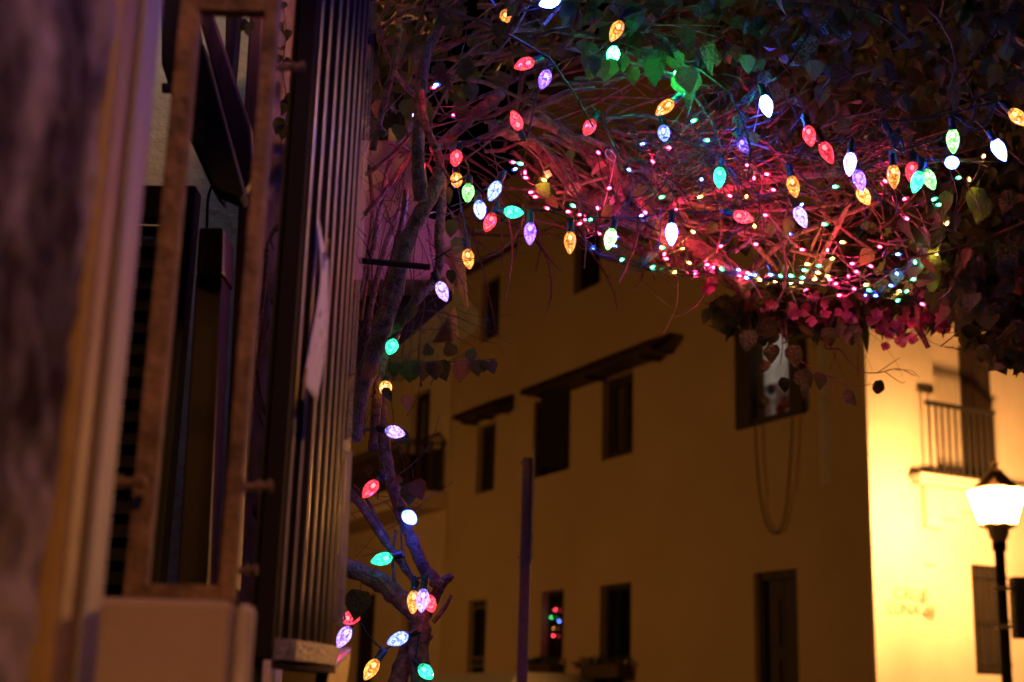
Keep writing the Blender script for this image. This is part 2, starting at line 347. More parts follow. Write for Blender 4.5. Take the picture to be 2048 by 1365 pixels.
# door leaf in the loggia
xx = face(1922, 800, -.33)[0]; b = MB(); b.box(FE, Lg[0]+.03, xx, -.34, -.29, Lg[2]+.002, Lg[3]-.12); b.box(FE, Lg[0]+.002, Lg[0]+.03, -.34, -.012, Lg[2]+.002, Lg[3]-.05); b.build('balcony_door', M['shutterwood'], house)
b = MB(); b.box(FE, Lg[0]-.03, Lg[0]+.55, .002, .3, Lg[3]-.06, Lg[3]+.02); b.build('door_hood', M['galv'], house)
# balcony slab, corbels
zb = Lg[2]; sl = MB(); sxl = face(1842, 965, .28)[0]; sl.box(FE, SW+.5, sxl, .002, .28, zb-.06, zb-.0); sl.box(FE, SW+.5, sxl-.05, .002, .22, zb-.12, zb-.06); sl = sl.build('balcony_slab', M['white_r'], house, bevel=.008)
for i, (xl, yb) in enumerate(((1918, 1024), (1884, 1038), (1853, 1056))):
    x = face(xl, 1000, .1)[0]; z = face(xl+20, yb, .1)[1]
    x2 = face([1985, 1918, 1884][i], 1000, .1)[0]
    b = MB(); b.box(FE, x2, x, .002, .10, z, zb-.121); b.build('corbel', M['white_r'], sl, bevel=.006)
rl = MB(); zt = face(1915, 813, .22)[1]; rxl = face(1851, 815, .22)[0]; rl.box(FE, Lg[0]+.22, rxl, .2, .25, zt-.04, zt+.01)
b = MB(); b.box(FE, Lg[0]+.22, rxl-.02, .2, .23, zb+.02, zb+.05); b.build('rail', M['iron'], house)
rl = rl.build('railing', M['iron'], house)
n = max(4, int((rxl-.05-Lg[0]-.22)/.105)+1)
for i in range(n):
    x = rxl-.05 - .105*i; b = MB(); b.tube([FE(x, .22, zb+.03), FE(x, .22, zt-.02)], .014, 6); b.build('baluster', M['iron'], rl)
# window grille low right
a0, a1, z0, z1 = Gw; b = MB(); b.box(FE, a0, a1, -.14, -.1, z0, z1); wo = b.build('window', M['shutterwood'], house)
n = 7
for i in range(n):
    x = a0+(a1-a0)*(i+.5)/n; b = MB(); b.box(FE, x-.012, x+.012, -.03, -.01, z0, z1); b.build('bar', M['iron'], wo)
for i in range(3):
    z = z0+(z1-z0)*(.1+.4*i); b = MB(); b.box(FE, a0, a1, -.009, .005, z-.012, z+.012); b.build('bar', M['iron'], wo)
# street name painted on the corner
def textobj(name, body, size, fr_o, xd, zd, mat, parent, extrude=.002):
    cu = bpy.data.curves.new(name, 'FONT'); cu.body = body; cu.size = size; cu.extrude = extrude; cu.align_x = 'CENTER'; cu.align_y = 'CENTER'; cu.space_line = .95
    tmp = bpy.data.objects.new('tmp', cu); sc.collection.objects.link(tmp); dg = bpy.context.evaluated_depsgraph_get(); dg.update()
    me = bpy.data.meshes.new_from_object(tmp.evaluated_get(dg)); bpy.data.objects.remove(tmp); me.materials.clear(); me.materials.append(mat)
    nd = xd.cross(zd); Mw = M4(((xd.x, zd.x, nd.x, fr_o.x), (xd.y, zd.y, nd.y, fr_o.y), (xd.z, zd.z, nd.z, fr_o.z), (0, 0, 0, 1)))
    return place(name, me, Mw, parent)
tx, tz = face(1816, 1206); textobj('street_name', 'CALLE\nLUNA 48', .19, FE(tx, .055, tz), -dE, V3((0, 0, 1)), M['letters'], house)
b = MB(); x, z = face(1858, 1130); b.box(FE, x-.07, x+.07, .0, .03, z-.015, z+.015); b.build('wall_bracket', M['galv'], house)
# planters and their plants under the low windows
for (r, xl, lab) in ((Wb, 1084, 'small dark planter with a drooping plant under the window with coloured lights'), (Wc, 1200, 'wider dark planter with a plant sprawling left under the right ground floor window')):
    z = r[2]; th = thing('window_planter', lab, 'planter', FF((r[0]+r[1])/2, .04, z-.3), 0, 'planters under the ground floor windows')
    b = MB(); b.box(FF, r[0]-.05, r[1]+.12, .04, .3, z-.26, z-.06); b.build('trough', M['darkwood'], th, bevel=.01)
    for k in (.25, .75):
        x = r[0]+(r[1]-r[0])*k; b = MB(); b.box(FF, x-.015, x+.015, .04, .25, z-.55, z-.265); b.build('bracket', M['iron'], th)
    pl = MB()
    for q in range(260):
        x = r[0]-.1+(r[1]-r[0]+.5)*rnd.random(); y = .06+.22*rnd.random(); zz = z-.1+.16*rnd.random()**1.5
        d = V3((rnd.gauss(0, 1), rnd.gauss(0, 1), rnd.gauss(.2, 1))).normalized()*.045; e = d.orthogonal().normalized()*.02; c = FF(x, y, zz)
        pl.add([c-d, c+e, c+d, c-e], [(0, 1, 2, 3)])
    pl.build('foliage', M['plant'], th, kind='stuff')
# coloured lights glimpsed in the ground floor window
lt = thing('window_light_string', 'small coloured lights inside the ground floor window left of the right planter', 'string lights', FF((Wb[0]+Wb[1])/2, .0, Wb[2]))
pts = []
for (x, y, c, s) in ((1098, 1197, 'p', 14), (1110, 1220, 'r', 45), (1097, 1233, 'w', 80), (1102, 1235, 'g', 20), (1097, 1243, 'b', 70), (1118, 1243, 'b', 90), (1107, 1257, 'a', 12), (1107, 1272, 'r', 42)):
    tt, zz = fac(x, y, -.1); p = FF(tt, -.1, zz); pts.append(p); b = MB(); b.lathe([(.003, -.007), (.007, -.003), (.007, .003), (.003, .007)], 8, M4.Translation(p)); b.build('diode', emit('diode_'+c, COL[c], s*1.0), lt, smooth=True)
b = MB(); b.tube(crom(pts, 4), .003, 4); b.build('cable', M['cable'], lt)
# cable looping down from the upper window
b = MB(); P = [(1511, 846), (1513, 900), (1518, 970), (1530, 1040), (1550, 1068), (1568, 1040), (1577, 970), (1582, 900), (1585, 836)]
b.tube(crom([FF(*(lambda q: (q[0], .08, q[1]))(fac(x, y, .08))) for x, y in P], 5), .012, 5)
b.build('hanging_garland', M['plant'], label='dark garland looping down below the open upper window', cat='garland')

# ------------------------------------------------------------------ second house and third house
h2 = thing('narrow_house', 'narrow ochre house between the corner house and the balconied house', 'house', FF(tA, 0, 0))
zE2 = fac(965, 505, .4)[1]
W1 = rect(fac, 960, 556, 996, 678); W2 = rect(fac, 950, 850, 987, 984); W3 = rect(fac, 937, 1200, 973, 1352)
mb = wall_holes(FF, tA+.004, tB, zs, zE2+1.5, [W1, W2], base=-.03); mb.build('wall', M['cream2'], h2)
mb = wall_holes(FF, tA+.004, tB, 0, zs, [W3], base=.02); mb.build('lower_wall', M['cream2'], h2)
for r in (W1, W2): shutter_window(h2, FF, r, depth=.24)
fo = shutter_window(h2, FF, W3, depth=.18, pane=True)
for q in (0, 1):
    z = W3[2]+(W3[3]-W3[2])*(.12+.76*q)
    b = MB(); b.box(FF, W3[0], W3[1], -.02, .0, z, z+.02); b.box(FF, W3[0], W3[1], -.02, .0, z+.14, z+.16)
    for k in range(3): b.box(FF, W3[0]+(W3[1]-W3[0])*(.2+.3*k), W3[0]+(W3[1]-W3[0])*(.2+.3*k)+.018, -.019, -.001, z+.021, z+.139)
    b.build('grille', M['white_iron'], fo)
canopy(h2, 910, 846, 985, 810, out=.42, rise=.22)
ev = MB(); zf = fac(965, 520, .55)[1]; ev.prism([FF(tA+.1, .0, zf+.35), FF(tB+.2, .0, zf+.35), FF(tB+.2, .6, zf), FF(tA+.1, .6, zf)], V3((0, 0, -.1))); ev.build('eave', M['tile'], h2)
h3 = thing('balcony_house', 'far ochre house with a dark balcony on the first floor', 'house', FF(tB, 0, 0))
tC = tB+14
zE3 = fac(850, 655, .35)[1]
Bd = rect(fac, 818, 785, 857, 905); D1 = rect(fac, 702, 1192, 744, 1400); D2 = rect(fac, 800, 1182, 848, 1400)
D1 = (D1[0], D1[1], .14, D1[3]); D2 = (D2[0], D2[1], .14, D2[3])
zbal = fac(890, 985)[1]
mb = wall_holes(FF, tB+.004, tC, 0, zE3, [(Bd[0], Bd[1], zbal, Bd[3]), D1, D2], base=-.02); mb.build('wall', M['cream'], h3)
for r in ((Bd[0], Bd[1], zbal+.01, Bd[3]), D1, D2): shutter_window(h3, FF, r, depth=.25, name='door')
ev = MB(); ev.prism([FF(tB+.01, .0, zE3+.2), FF(tC, .0, zE3+.2), FF(tC, .6, zE3-.05), FF(tB+.01, .6, zE3-.05)], V3((0, 0, -.1))); ev.build('eave', M['tile'], h3)
bo = 1.0; bs = MB(); bs.box(FF, tB+.05, tB+9, .0, bo, zbal-.2, zbal); bs.box(FF, tB+.05, tB+9, .0, bo-.12, zbal-.34, zbal-.2); bs = bs.build('balcony', M['cream'], h3)
rz = zbal+.98; rl = MB(); rl.box(FF, tB+.1, tB+9, bo-.1, bo-.04, rz-.05, rz); rl = rl.build('railing', M['darkwood'], bs)
for bx in ((tB+.1, tB+9, bo-.1, bo-.04, zbal+.08, zbal+.12), (tB+.1, tB+.15, .02, bo-.101, rz-.05, rz), (tB+.1, tB+.15, .02, bo-.101, zbal+.08, zbal+.12)):
    b = MB(); b.box(FF, *bx); b.build('rail', M['darkwood'], bs)
for k in range(4): b = MB(); b.box(FF, tB+.11, tB+.14, .05+.24*k, .12+.24*k, zbal+.12, rz-.05); b.build('baluster', M['darkwood'], bs)
for k in range(60):
    x = tB+.25+k*.145; b = MB(); b.lathe([(.02, zbal+.12), (.035, zbal+.3), (.018, zbal+.5), (.035, zbal+.7), (.02, rz-.05)], 5, M4.Translation(FF(x, bo-.07, 0))); b.build('baluster', M['darkwood'], bs)
fw = MB(); fw.box(FF, tB+.16, tB+3.5, .35, .9, zbal+.01, zbal+.7); fw.build('balcony_screen', M['shutterwood'], bs)

# ------------------------------------------------------------------ street lamps (one in view, two out of frame of the same kind)
def street_lamp(loc, label, L, group, H=None, box=False):
    x0, y0, ztop = loc; th = thing('street_lamp', label, 'street lamp', (x0, y0, 0), 0, group)
    zb_ = ztop-.36; T = M4.Translation(V3((x0, y0, 0))); rb, rt = .19, .30
    gm = emit('lamp_glass', LAMP_COL, L); Rr = M4.Rotation(math.radians(20), 4, 'Z')
    for k in range(4):
        a = math.pi/2*k; pan = MB()
        def q(r, s, z): return T @ Rr @ M4.Rotation(a, 4, 'Z') @ V3((r/1.414, s*r/1.414, z))
        pan.add([q(rb, -1, zb_), q(rb, 1, zb_), q(rt, 1, ztop), q(rt, -1, ztop)], [(0, 1, 2, 3)]); pan.build('glass_panel', gm, th)
        fm = MB(); fm.tube([q(rb*1.04, 1, zb_), q(rt*1.04, 1, ztop)], .012, 4); fm.build('glazing_bar', M['iron'], th)
    rf_ = MB(); rf_.lathe([(.255, ztop), (.26, ztop+.02), (.19, ztop+.09), (.10, ztop+.19), (.085, ztop+.22), (.04, ztop+.235), (.03, ztop+.27), (.045, ztop+.30), (.01, ztop+.34)], 8, T @ Rr); rf_.build('roof', M['bronze'], th)
    cr = MB(); cr.lathe([(.20, zb_-.0), (.20, zb_-.03), (.12, zb_-.06), (.10, zb_-.14), (.07, zb_-.2)], 8, T); cr.build('cradle', M['white_iron'], th)
    po = MB(); po.lathe([(.16, .0), (.16, .25), (.10, .35), (.085, .9), (.06, 1.0), (.055, zb_-.3), (.075, zb_-.28), (.075, zb_-.2)], 12, T); po.build('pole', M['iron'], th, smooth=False)
    return th
pl = at(1996, 1052, 15.3)
SL = street_lamp((pl.x, pl.y, at(1996, 982, 15.3).z), 'lit street lantern on a black post in front of the bright end wall', 660, 'street lamps')
# meter box strapped to the post
bp = at(2033, 1215, 15.2); mb = thing('meter_box', 'dark box strapped to the post of the lit street lantern', 'box', (pl.x+.18, pl.y-.05, bp.z-.3))
b = MB(); f2 = frame(V3((pl.x+.2, pl.y-.05, bp.z)), V3((1, 0, 0)), V3((0, 1, 0))); b.box(f2, -.11, .13, -.1, .1, -.32, .32); b.build('case', M['iron'], mb, bevel=.01)
b = MB(); b.box(f2, -.1, .11, -.115, -.101, -.28, .28); b.build('door', M['iron'], mb); 
for zz in (.18, -.22): b = MB(); b.box(f2, -.3, -.111, -.02, .02, zz, zz+.04); b.build('strap', M['galv'], mb)
street_lamp((-8.5, 20.0, 4.3), 'lit street lantern further up the street past the left edge of view', 330, 'street lamps')
street_lamp((1.35, -3.2, 5.0), 'lit street lantern standing behind the viewer', 290, 'street lamps')

# ------------------------------------------------------------------ galvanised sign post
pb = at(1046, 1300, 6.2); sp = thing('sign_post', 'galvanised square post with a sign plate seen edge-on, in the middle of the street view', 'sign post', (pb.x, pb.y, 0))
f2 = frame(V3((pb.x, pb.y, 0)), V3((1, 0, 0)), V3((0, 1, 0))); zt = at(1058, 917, 6.2).z
b = MB(); b.box(f2, -.024, .022, -.02, .02, 0, zt); b.build('pole', M['galv'], sp, bevel=.003)
b = MB(); b.box(f2, .023, .027, -.16, .30, at(1060, 1122, 6.2).z, zt+.02); b.build('sign_plate', M['sign'], sp)
for y in (927, 1116):
    z = at(1046, y, 6.2).z; b = MB(); b.tube([f2(-.036, 0, z), f2(.03, 0, z)], .005, 6); b.build('bolt', M['galv'], sp)

# ------------------------------------------------------------------ parked van (only its roof edge reaches the frame)
vb = at(985, 1350, 24); th = thing('parked_van', 'pale van parked far down the street, only its roof edge in sight', 'van', (vb.x, vb.y, 0))
f2 = frame(V3((vb.x, vb.y, 0)), nF*-1, dF); vz = vb.z
b = MB(); prof = [(-.95, .35), (.95, .35), (.98, 1.1), (.9, vz-.25), (.7, vz), (-.7, vz), (-.9, vz-.25), (-.98, 1.1)]
b.prism([f2(x, -2.3, z) for x, z in prof], dF*4.6); b.build('body', M['vehicle'], th, bevel=.05)
b = MB(); b.box(f2, -.72, .72, -2.33, -2.31, 1.25, vz-.35); b.build('window', M['pane'], th)
for x in (-.9, .9):
    for y in (-1.5, 1.5):
        b = MB(); b.tube([f2(x-.1, y, .34), f2(x+.1, y, .34)], .34, 16); b.build('wheel', M['tyre'], th)

# ================================================================== NEAR LEFT: house front with grille
lh = thing('near_house', 'near house front at the left with weathered plaster, iron window grille and plaster sill', 'house', (-.5, 1.0, 0))
def vbox(mb, px0, px1, yr, Y, th, z0, z1):
    a = at(px0, yr, Y); b = at(px1, yr, Y); mb.box(ident, min(a.x, b.x), max(a.x, b.x), Y, Y+th, z0, z1); return a.x, b.x
def zof(px, py, Y): return at(px, py, Y).z
# weathered wall running past the camera: displaced sheet
b = MB(); ny, nz = 130, 300; xs = -.312
for i in range(ny+1):
    for j in range(nz+1):
        y = .45+(1.0-.45)*i/ny; z = 1.2+1.6*j/nz
        n_ = mnoise.fractal(V3((y*40, z*30, 3)), 1.0, 2.0, 5); m_ = mnoise.fractal(V3((y*13, z*7, 9)), 1.0, 2.0, 3)
        groove = -.012*math.exp(-((y-.985-.012*math.sin(z*5))/.018)**2)
        b.V.append((xs+.005*n_+.008*m_+groove, y, z))
b.F = [(i*(nz+1)+j, (i+1)*(nz+1)+j, (i+1)*(nz+1)+j+1, i*(nz+1)+j+1) for i in range(ny) for j in range(nz)]
b.build('weathered_wall', M['rough'], lh, smooth=True)
b = MB(); b.box(ident, -1.2, -.345, .4, 1.04, 0, 3.2); b.build('wall', M['rough'], lh)
b = MB(); vbox(b, 192, 250, 0, 1.05, .06, 0, 3.2); b.build('corner_bead', M['trim'], lh, bevel=.006)
b = MB(); n = 16; x0 = at(250, 0, 1.10).x; x1 = at(326, 0, 1.10).x; P = []
for i in range(n+1):
    u = i/n; yy_ = 1.10+.016*math.sin(u*math.pi*2.6)+.03*u*u; P.append(((x0+(x1-x0)*u)*yy_/1.10, yy_))
for (x, y) in P: b.V += [(x, y, 0), (x, y, 3.2)]
b.F = [(2*i, 2*i+2, 2*i+3, 2*i+1) for i in range(n)]; m0 = len(b.V); b.V += [(P[-1][0]-.06, 1.2, 0), (P[-1][0]-.06, 1.2, 3.2)]; b.F.append((2*n, m0, m0+1, 2*n+1))
b.build('window_jamb', M['paint'], lh, smooth=True)
# sill block
zt = zof(330, 1197, 1.25); b = MB(); xl, xr = vbox(b, 132, 462, 1197, 1.25, .03, 0.6, zt); sl = b.build('sill', M['sill'], lh, bevel=.006)
b = MB(); vbox(b, 470, 505, 1205, 1.285, .03, .6, zof(495, 1206, 1.285)); b.build('sill_end', M['column'], lh, bevel=.008)
b = MB(); b.box(ident, xl-.3, xr, 1.25, 1.28, 0, .6); b.build('base_wall', M['sill'], lh)
# grille frames
gr = MB(); Yg = 1.36
zg0 = zof(350, 1200, Yg); zg1 = zof(350, 1168, Yg); ztop = zof(460, -22, Yg); ztb = zof(460, 20, Yg)
xa = at(247, 1165, Yg).x; xb = at(291, 1165, Yg).x; xc = at(436, 1165, Yg).x; xd = at(468, 1165, Yg).x
frm = link(bpy.data.objects.new('window_grille', None)); frm.parent = lh; WM[frm] = WM[lh].copy()
b = MB(); b.box(ident, xa, xb, Yg, Yg+.02, zg0, ztop+.5); b.build('stile', M['rust'], frm, bevel=.002)
b = MB(); b.box(ident, xc, xd, Yg, Yg+.02, zg0, ztop+.5); b.build('stile', M['rust'], frm, bevel=.002)
b = MB(); b.box(ident, xb, xc, Yg+.001, Yg+.019, zg0, zg1); b.build('rail', M['rust'], frm, bevel=.002)
b = MB(); b.box(ident, xb, xc, Yg+.001, Yg+.019, ztb, ztop); b.build('rail', M['rust'], frm, bevel=.002)
for (xp, y, l, Y) in ((170, 966, 292, 1.335), (478, 975, 545, 1.4), (466, 1143, 515, 1.6), (553, 136, 610, 1.6), (590, 136, 604, 1.58)):
    p0 = at(xp, y, Y); p1 = at(l, y-3, Y); b = MB(); b.tube([p0, p1], .0042, 8)
    for q in (.12, .55, .9): b.tube([p0.lerp(p1, q), p0.lerp(p1, q+.07)], .0068, 8)
    b.build('tie_bolt', M['rust'], frm)
# scarred plaster column beyond the grille
Y = 2.35; x0 = at(493, 420, Y).x; x1 = at(572, 420, Y).x; b = MB(); nx, nz = 24, 260
for i in range(nx+1):
    for j in range(nz+1):
        x = x0+(x1-x0)*i/nx; z = 1.55+1.6*j/nz; n_ = mnoise.fractal(V3((x*60, z*22, 1)), 1.0, 2.0, 4)
        b.V.append((x, Y-.006*n_-.02*math.sin(math.pi*i/nx), z))
b.F = [(i*(nz+1)+j, (i+1)*(nz+1)+j, (i+1)*(nz+1)+j+1, i*(nz+1)+j+1) for i in range(nx) for j in range(nz)]
b.build('column', M['column'], lh, smooth=True)
b = MB(); b.box(ident, x0, x1, Y+.012, Y+.2, 0, 3.2); b.build('wall', M['column'], lh)
# dim room behind the grille: back wall, louvred shutter, stair beams
b = MB(); b.box(ident, -1.25, x0-.01, 3.1, 3.2, 0, 3.6); b.build('back_wall', M['greyplaster'], lh)
b = MB(); b.box(ident, -1.3, -1.251, 1.3, 3.2, 0, 3.6); b.build('side_wall', M['shutterwood'], lh)
Y = 2.3; sh = MB(); x0s = at(205, 700, Y).x; x1s = at(392, 372, Y).x; xm = at(345, 372, Y).x; zs_ = zof(350, 369, Y)
sh.box(ident, xm, x1s, Y, Y+.05, .8, zs_); sh.box(ident, x0s, xm, Y+.005, Y+.045, zs_-.06, zs_); so = sh.build('louvred_shutter', M['louvre'], lh, bevel=.004)
b = MB(); b.box(ident, x0s, xm, Y+.0455, Y+.06, .8, zs_-.061); b.build('back_panel', M['iron'], so)
n = 26
for i in range(n):
    z = zs_-.08-i*.038; b = MB(); vs = [V3((x0s, Y+.04, z)), V3((xm-.001, Y+.04, z)), V3((xm-.001, Y+.005, z-.032)), V3((x0s, Y+.005, z-.032))]; b.prism(vs, V3((0, .006, .004))); b.build('slat', M['louvre'], so)
def beam(name, pts, Y, th, mat, parent=lh, bev=.004):
    m = MB(); m.prism([at(x, y, Y) for x, y in pts], V3((0, th, 0))); return m.build(name, mat, parent, bevel=bev)
beam('beam', [(322, -40), (378, -40), (440, 395), (424, 378), (350, 215), (322, 125)], 2.05, .06, M['iron'])
beam('beam', [(372, 40), (408, 90), (487, 385), (478, 398), (428, 376), (372, 240)], 2.0, .05, M['iron'])
beam('board', [(394, 20), (424, 20), (500, 250), (508, 350), (488, 380)], 2.08, .03, M['darkwood'])
beam('board', [(412, 20), (424, 20), (466, 158), (500, 250), (502, 300)], 2.13, .03, M['darkwood'])
beam('rafter', [(452, -20), (478, -20), (462, 170), (448, 170)], 2.2, .05, M['iron'])
beam('post', [(502, -20), (530, -20), (470, 1180), (438, 1180), (478, 380)], 2.15, .05, M['darkwood'])
b = MB(); c = at(334, 177, 1.9); b.tube([c+V3((-.006, 0, 0)), c+V3((.016, 0, 0))], .008, 8); b.build('beam_bolt', M['iron'], lh)
beam('post', [(392, 545), (444, 545), (412, 1190), (352, 1190)], 2.2, .08, M['shutterwood'])
beam('post_block', [(398, 455), (446, 455), (444, 546), (392, 546)], 2.18, .1, M['darkwood'])
b = MB(); b.tube(crom([at(x, y, 2.5) for x, y in ((424, 372), (416, 400), (413, 470), (404, 600))], 6), .003, 6); b.build('pipe', M['iron'], lh)
# interior light of the room behind the grille (dim, out of sight behind the plaster)
ld = bpy.data.lights.new('room_light', 'POINT'); ld.energy = 1.3; ld.color = (.95, .98, 1); ld.shadow_soft_size = .08
lo = link(bpy.data.objects.new('room_light', ld)); lo.location = (-.95, 2.75, 3.3)
# black post and wide bronze post left of the folding shutter
b = MB(); vbox(b, 560, 581, 420, 1.72, .04, 1.60, 3.3); b.build('post', M['iron'], lh)

# ------------------------------------------------------------------ folding ribbed shutter
fs = thing('folding_shutter', 'tall dark ribbed metal shutter folded together, bright vertical edges catching the coloured lights', 'shutter', tuple(at(620, 1300, 1.85)[:2])+(1.6,))
RX = [546, 556, 576, 596, 612, 627, 640, 651, 661, 669, 675, 679]; yr = 1287
zb = 1.6805; ztp = 3.3; P = []
for i, px in enumerate(RX):
    u = i/(len(RX)-1); Yi = 1.72+.22*u**1.15; p = at(px, yr, Yi); P.append(V3((p.x, p.y, 0)))
b = MB(); pa = at(578, 420, 1.73); pb_ = at(613, 420, 1.73); b.box(ident, pa.x, pb_.x, 1.70, 1.76, 1.655, ztp); b.build('end_post', M['slat'], fs, bevel=.002)
for i in range(1, len(P)-1):
    p, q = P[i], P[i+1]; d = (q-p).normalized(); nn = V3((d.y, -d.x, 0))
    if nn.y > 0: nn = -nn
    L_ = (q-p).length; f3 = frame(p, d, nn)
    s_ = MB(); s_.box(f3, .004, L_-.001, -.02, -.010, zb, ztp); s_.build('slat', M['slat'], fs)
    s_ = MB(); k = 5; Hs = 34; wob = rnd.random()*6
    pts = [f3(.0014+.00012*math.sin(wob+z*.9), .001+.0002*math.sin(wob*2+z*1.7), zb+(ztp-zb)*z/Hs) for z in range(Hs+1)]
    s_.tube(pts, (3.2, 3.2, 3.2, 2.8, 2.4, 2.0, 1.6, 1.3, 1.1, 1, .9, .9)[i]*p.y/FPX, 8); s_.build('ridge', M['ridge'], fs, smooth=True)
s_ = MB(); pts = [P[0]+V3((0, -.012, 0))]+[p+V3((.0, -.014, 0)) for p in P[1:]]; poly = [V3((p.x, p.y, zb-.026)) for p in pts] + [V3((P[-1].x, P[-1].y+.04, zb-.026)), V3((P[0].x, P[0].y+.12, zb-.026))]
s_.prism(poly, V3((0, 0, .025))); s_.build('bottom_rail', M['tray'], fs, bevel=.001)
s_ = MB(); poly = [V3((p.x, p.y+.01, zb-.036)) for p in poly]; s_.prism(poly, V3((0, 0, .009))); s_.build('guide', M['iron'], fs)
# polished bracket under the shutter
bk = thing('metal_bracket', 'polished metal angle bracket reflecting bulbs just under the folded shutter', 'bracket', tuple(at(670, 1340, 1.9)))
A = at(634, 1332, 1.88); B = at(690, 1294, 1.98); Cc = at(702, 1298, 1.98); D_ = at(657, 1343, 1.88)
b = MB(); b.prism([A, D_, Cc, B], V3((0, 0, -.003))); b.build('flange', M['polished'], bk, bevel=.0006)
b = MB(); dn = V3((-.004, 0, -.06)); b.prism([D_+V3((0, 0, -.004)), Cc+V3((0, 0, -.004)), Cc+dn, D_+dn], V3((-.003, .002, 0))); b.build('plate', M['polished'], bk, bevel=.0006)
b = MB(); b.prism([A+V3((0, 0, -.004)), D_+V3((-.001, 0, -.004)), D_+dn, A+dn], V3((0, .003, 0))); b.build('end_plate', M['iron'], bk)
b = MB(); b.box(ident, at(480, 1320, 1.9).x, at(700, 1340, 1.9).x, 2.0, 2.15, .4, 1.615); b.build('lower_wall', M['paint'], lh)
# paper notice hanging on the shutter
def printed(name, base, ink, sx, sy, thr):
    m, t, out = newmat(name); N = t.nodes; L = t.links; p = N.new('ShaderNodeBsdfPrincipled'); p.inputs['Roughness'].default_value = .6
    tc = N.new('ShaderNodeTexCoord'); mp = N.new('ShaderNodeMapping'); mp.inputs['Scale'].default_value = (sx, sx, sy); L.new(tc.outputs['Object'], mp.inputs[0])
    nz = N.new('ShaderNodeTexNoise'); nz.inputs['Scale'].default_value = 1; nz.inputs['Detail'].default_value = 2; L.new(mp.outputs[0], nz.inputs[0])
    cr = N.new('ShaderNodeValToRGB'); cr.color_ramp.elements[0].position = thr; cr.color_ramp.elements[1].position = thr+.04; cr.color_ramp.elements[0].color = (*base, 1); cr.color_ramp.elements[1].color = (*ink, 1)
    L.new(nz.outputs[0], cr.inputs[0]); L.new(cr.outputs[0], p.inputs['Base Color']); L.new(p.outputs[0], out.inputs[0]); return m
pn = thing('paper_notice', 'long curling paper notice hanging on the ribbed shutter', 'notice', tuple(at(630, 640, 1.7)))
Lp = [(635, 428), (637, 470), (640, 510), (641, 560), (636, 600), (626, 660), (614, 720), (605, 764)]
Rp = [(637, 428), (644, 470), (651, 500), (657, 525), (656, 600), (654, 660), (647, 730), (634, 806)]
ym = [1.735, 1.725, 1.715, 1.71, 1.70, 1.69, 1.685, 1.68]
lp = crom([at(x, y, Y) for (x, y), Y in zip(Lp, ym)], 4); rp = crom([at(x, y, Y+.006) for (x, y), Y in zip(Rp, ym)], 4)
b = MB()
for a_, c_ in zip(lp, rp):
    for q in range(5): b.V.append(tuple(a_.lerp(c_, q/4)+V3((0, .004*math.sin(q/4*math.pi), 0))))
b.F = [(i*5+j, i*5+j+1, (i+1)*5+j+1, (i+1)*5+j) for i in range(len(lp)-1) for j in range(4)]
po = b.build('sheet', printed('notice_paper', (.78, .7, .72), (.38, .31, .34), 260, 45, .62), pn, smooth=True); so_ = po.modifiers.new('t', 'SOLIDIFY'); so_.thickness = .0006
tz = MB(); tz.tube([at(613, 736, 1.675), at(608, 772, 1.675), at(606, 800, 1.68)], .0018, 5); tz.build('tape', M['rope'], pn)
tz = MB(); tz.tube([at(655, 478, 1.70), at(651, 520, 1.70)], .002, 5); tz.build('peg', M['rope'], pn)
# label strip hanging on the right edge of the shutter
ls = thing('label_strip', 'narrow pale printed label strip tied to the right edge of the ribbed shutter', 'label', tuple(at(685, 1080, 1.9)))
Yl = 1.9; q0 = at(690, 900, Yl); q1 = at(703, 905, Yl+.02); r0 = at(668, 1240, Yl); r1 = at(685, 1256, Yl+.02)
b = MB(); b.prism([r0, r1, q1, q0], V3((.001, .0025, 0))); b.build('plate', pmat('label_plastic', (.45, .40, .44), (.5, .45, .48), 40, .22, coat=.5), ls)
b = MB(); t0 = at(693, 886, Yl); b.prism([t0+V3((-.002, -.001, -.01)), t0+V3((.003, 0, -.01)), t0+V3((.003, 0, .004)), t0+V3((-.002, -.001, .004))], V3((0, .002, 0))); b.build('hook', M['tie'], ls)
ink = pmat('label_ink', (.2, .18, .22), None, rough=.5)
def lab(u0, u1, v0, v1, name='print'):
    off = V3((-.0002, -.0012, 0)); f = lambda u, v: (q0.lerp(q1, u)).lerp(r0.lerp(r1, u), v)+off
    m = MB(); m.add([f(u0, v0), f(u1, v0), f(u1, v1), f(u0, v1)], [(0, 1, 2, 3)]); m.build(name, ink, ls)
for k in range(9): lab(.35, .75, .66+.008*k, .664+.008*k, 'printed_line')
for k in range(6): lab(.35, .7, .735+.008*k, .739+.008*k, 'printed_line')
lab(.3, .85, .80, .83, 'printed_block'); lab(.2, .8, .84, .855, 'printed_block')
for k in range(7): lab(.25, .8, .862+.014*k, .871+.014*k, 'printed_line')
for k in range(12): lab(.5, .6, .54+.009*k, .5435+.009*k, 'printed_line')

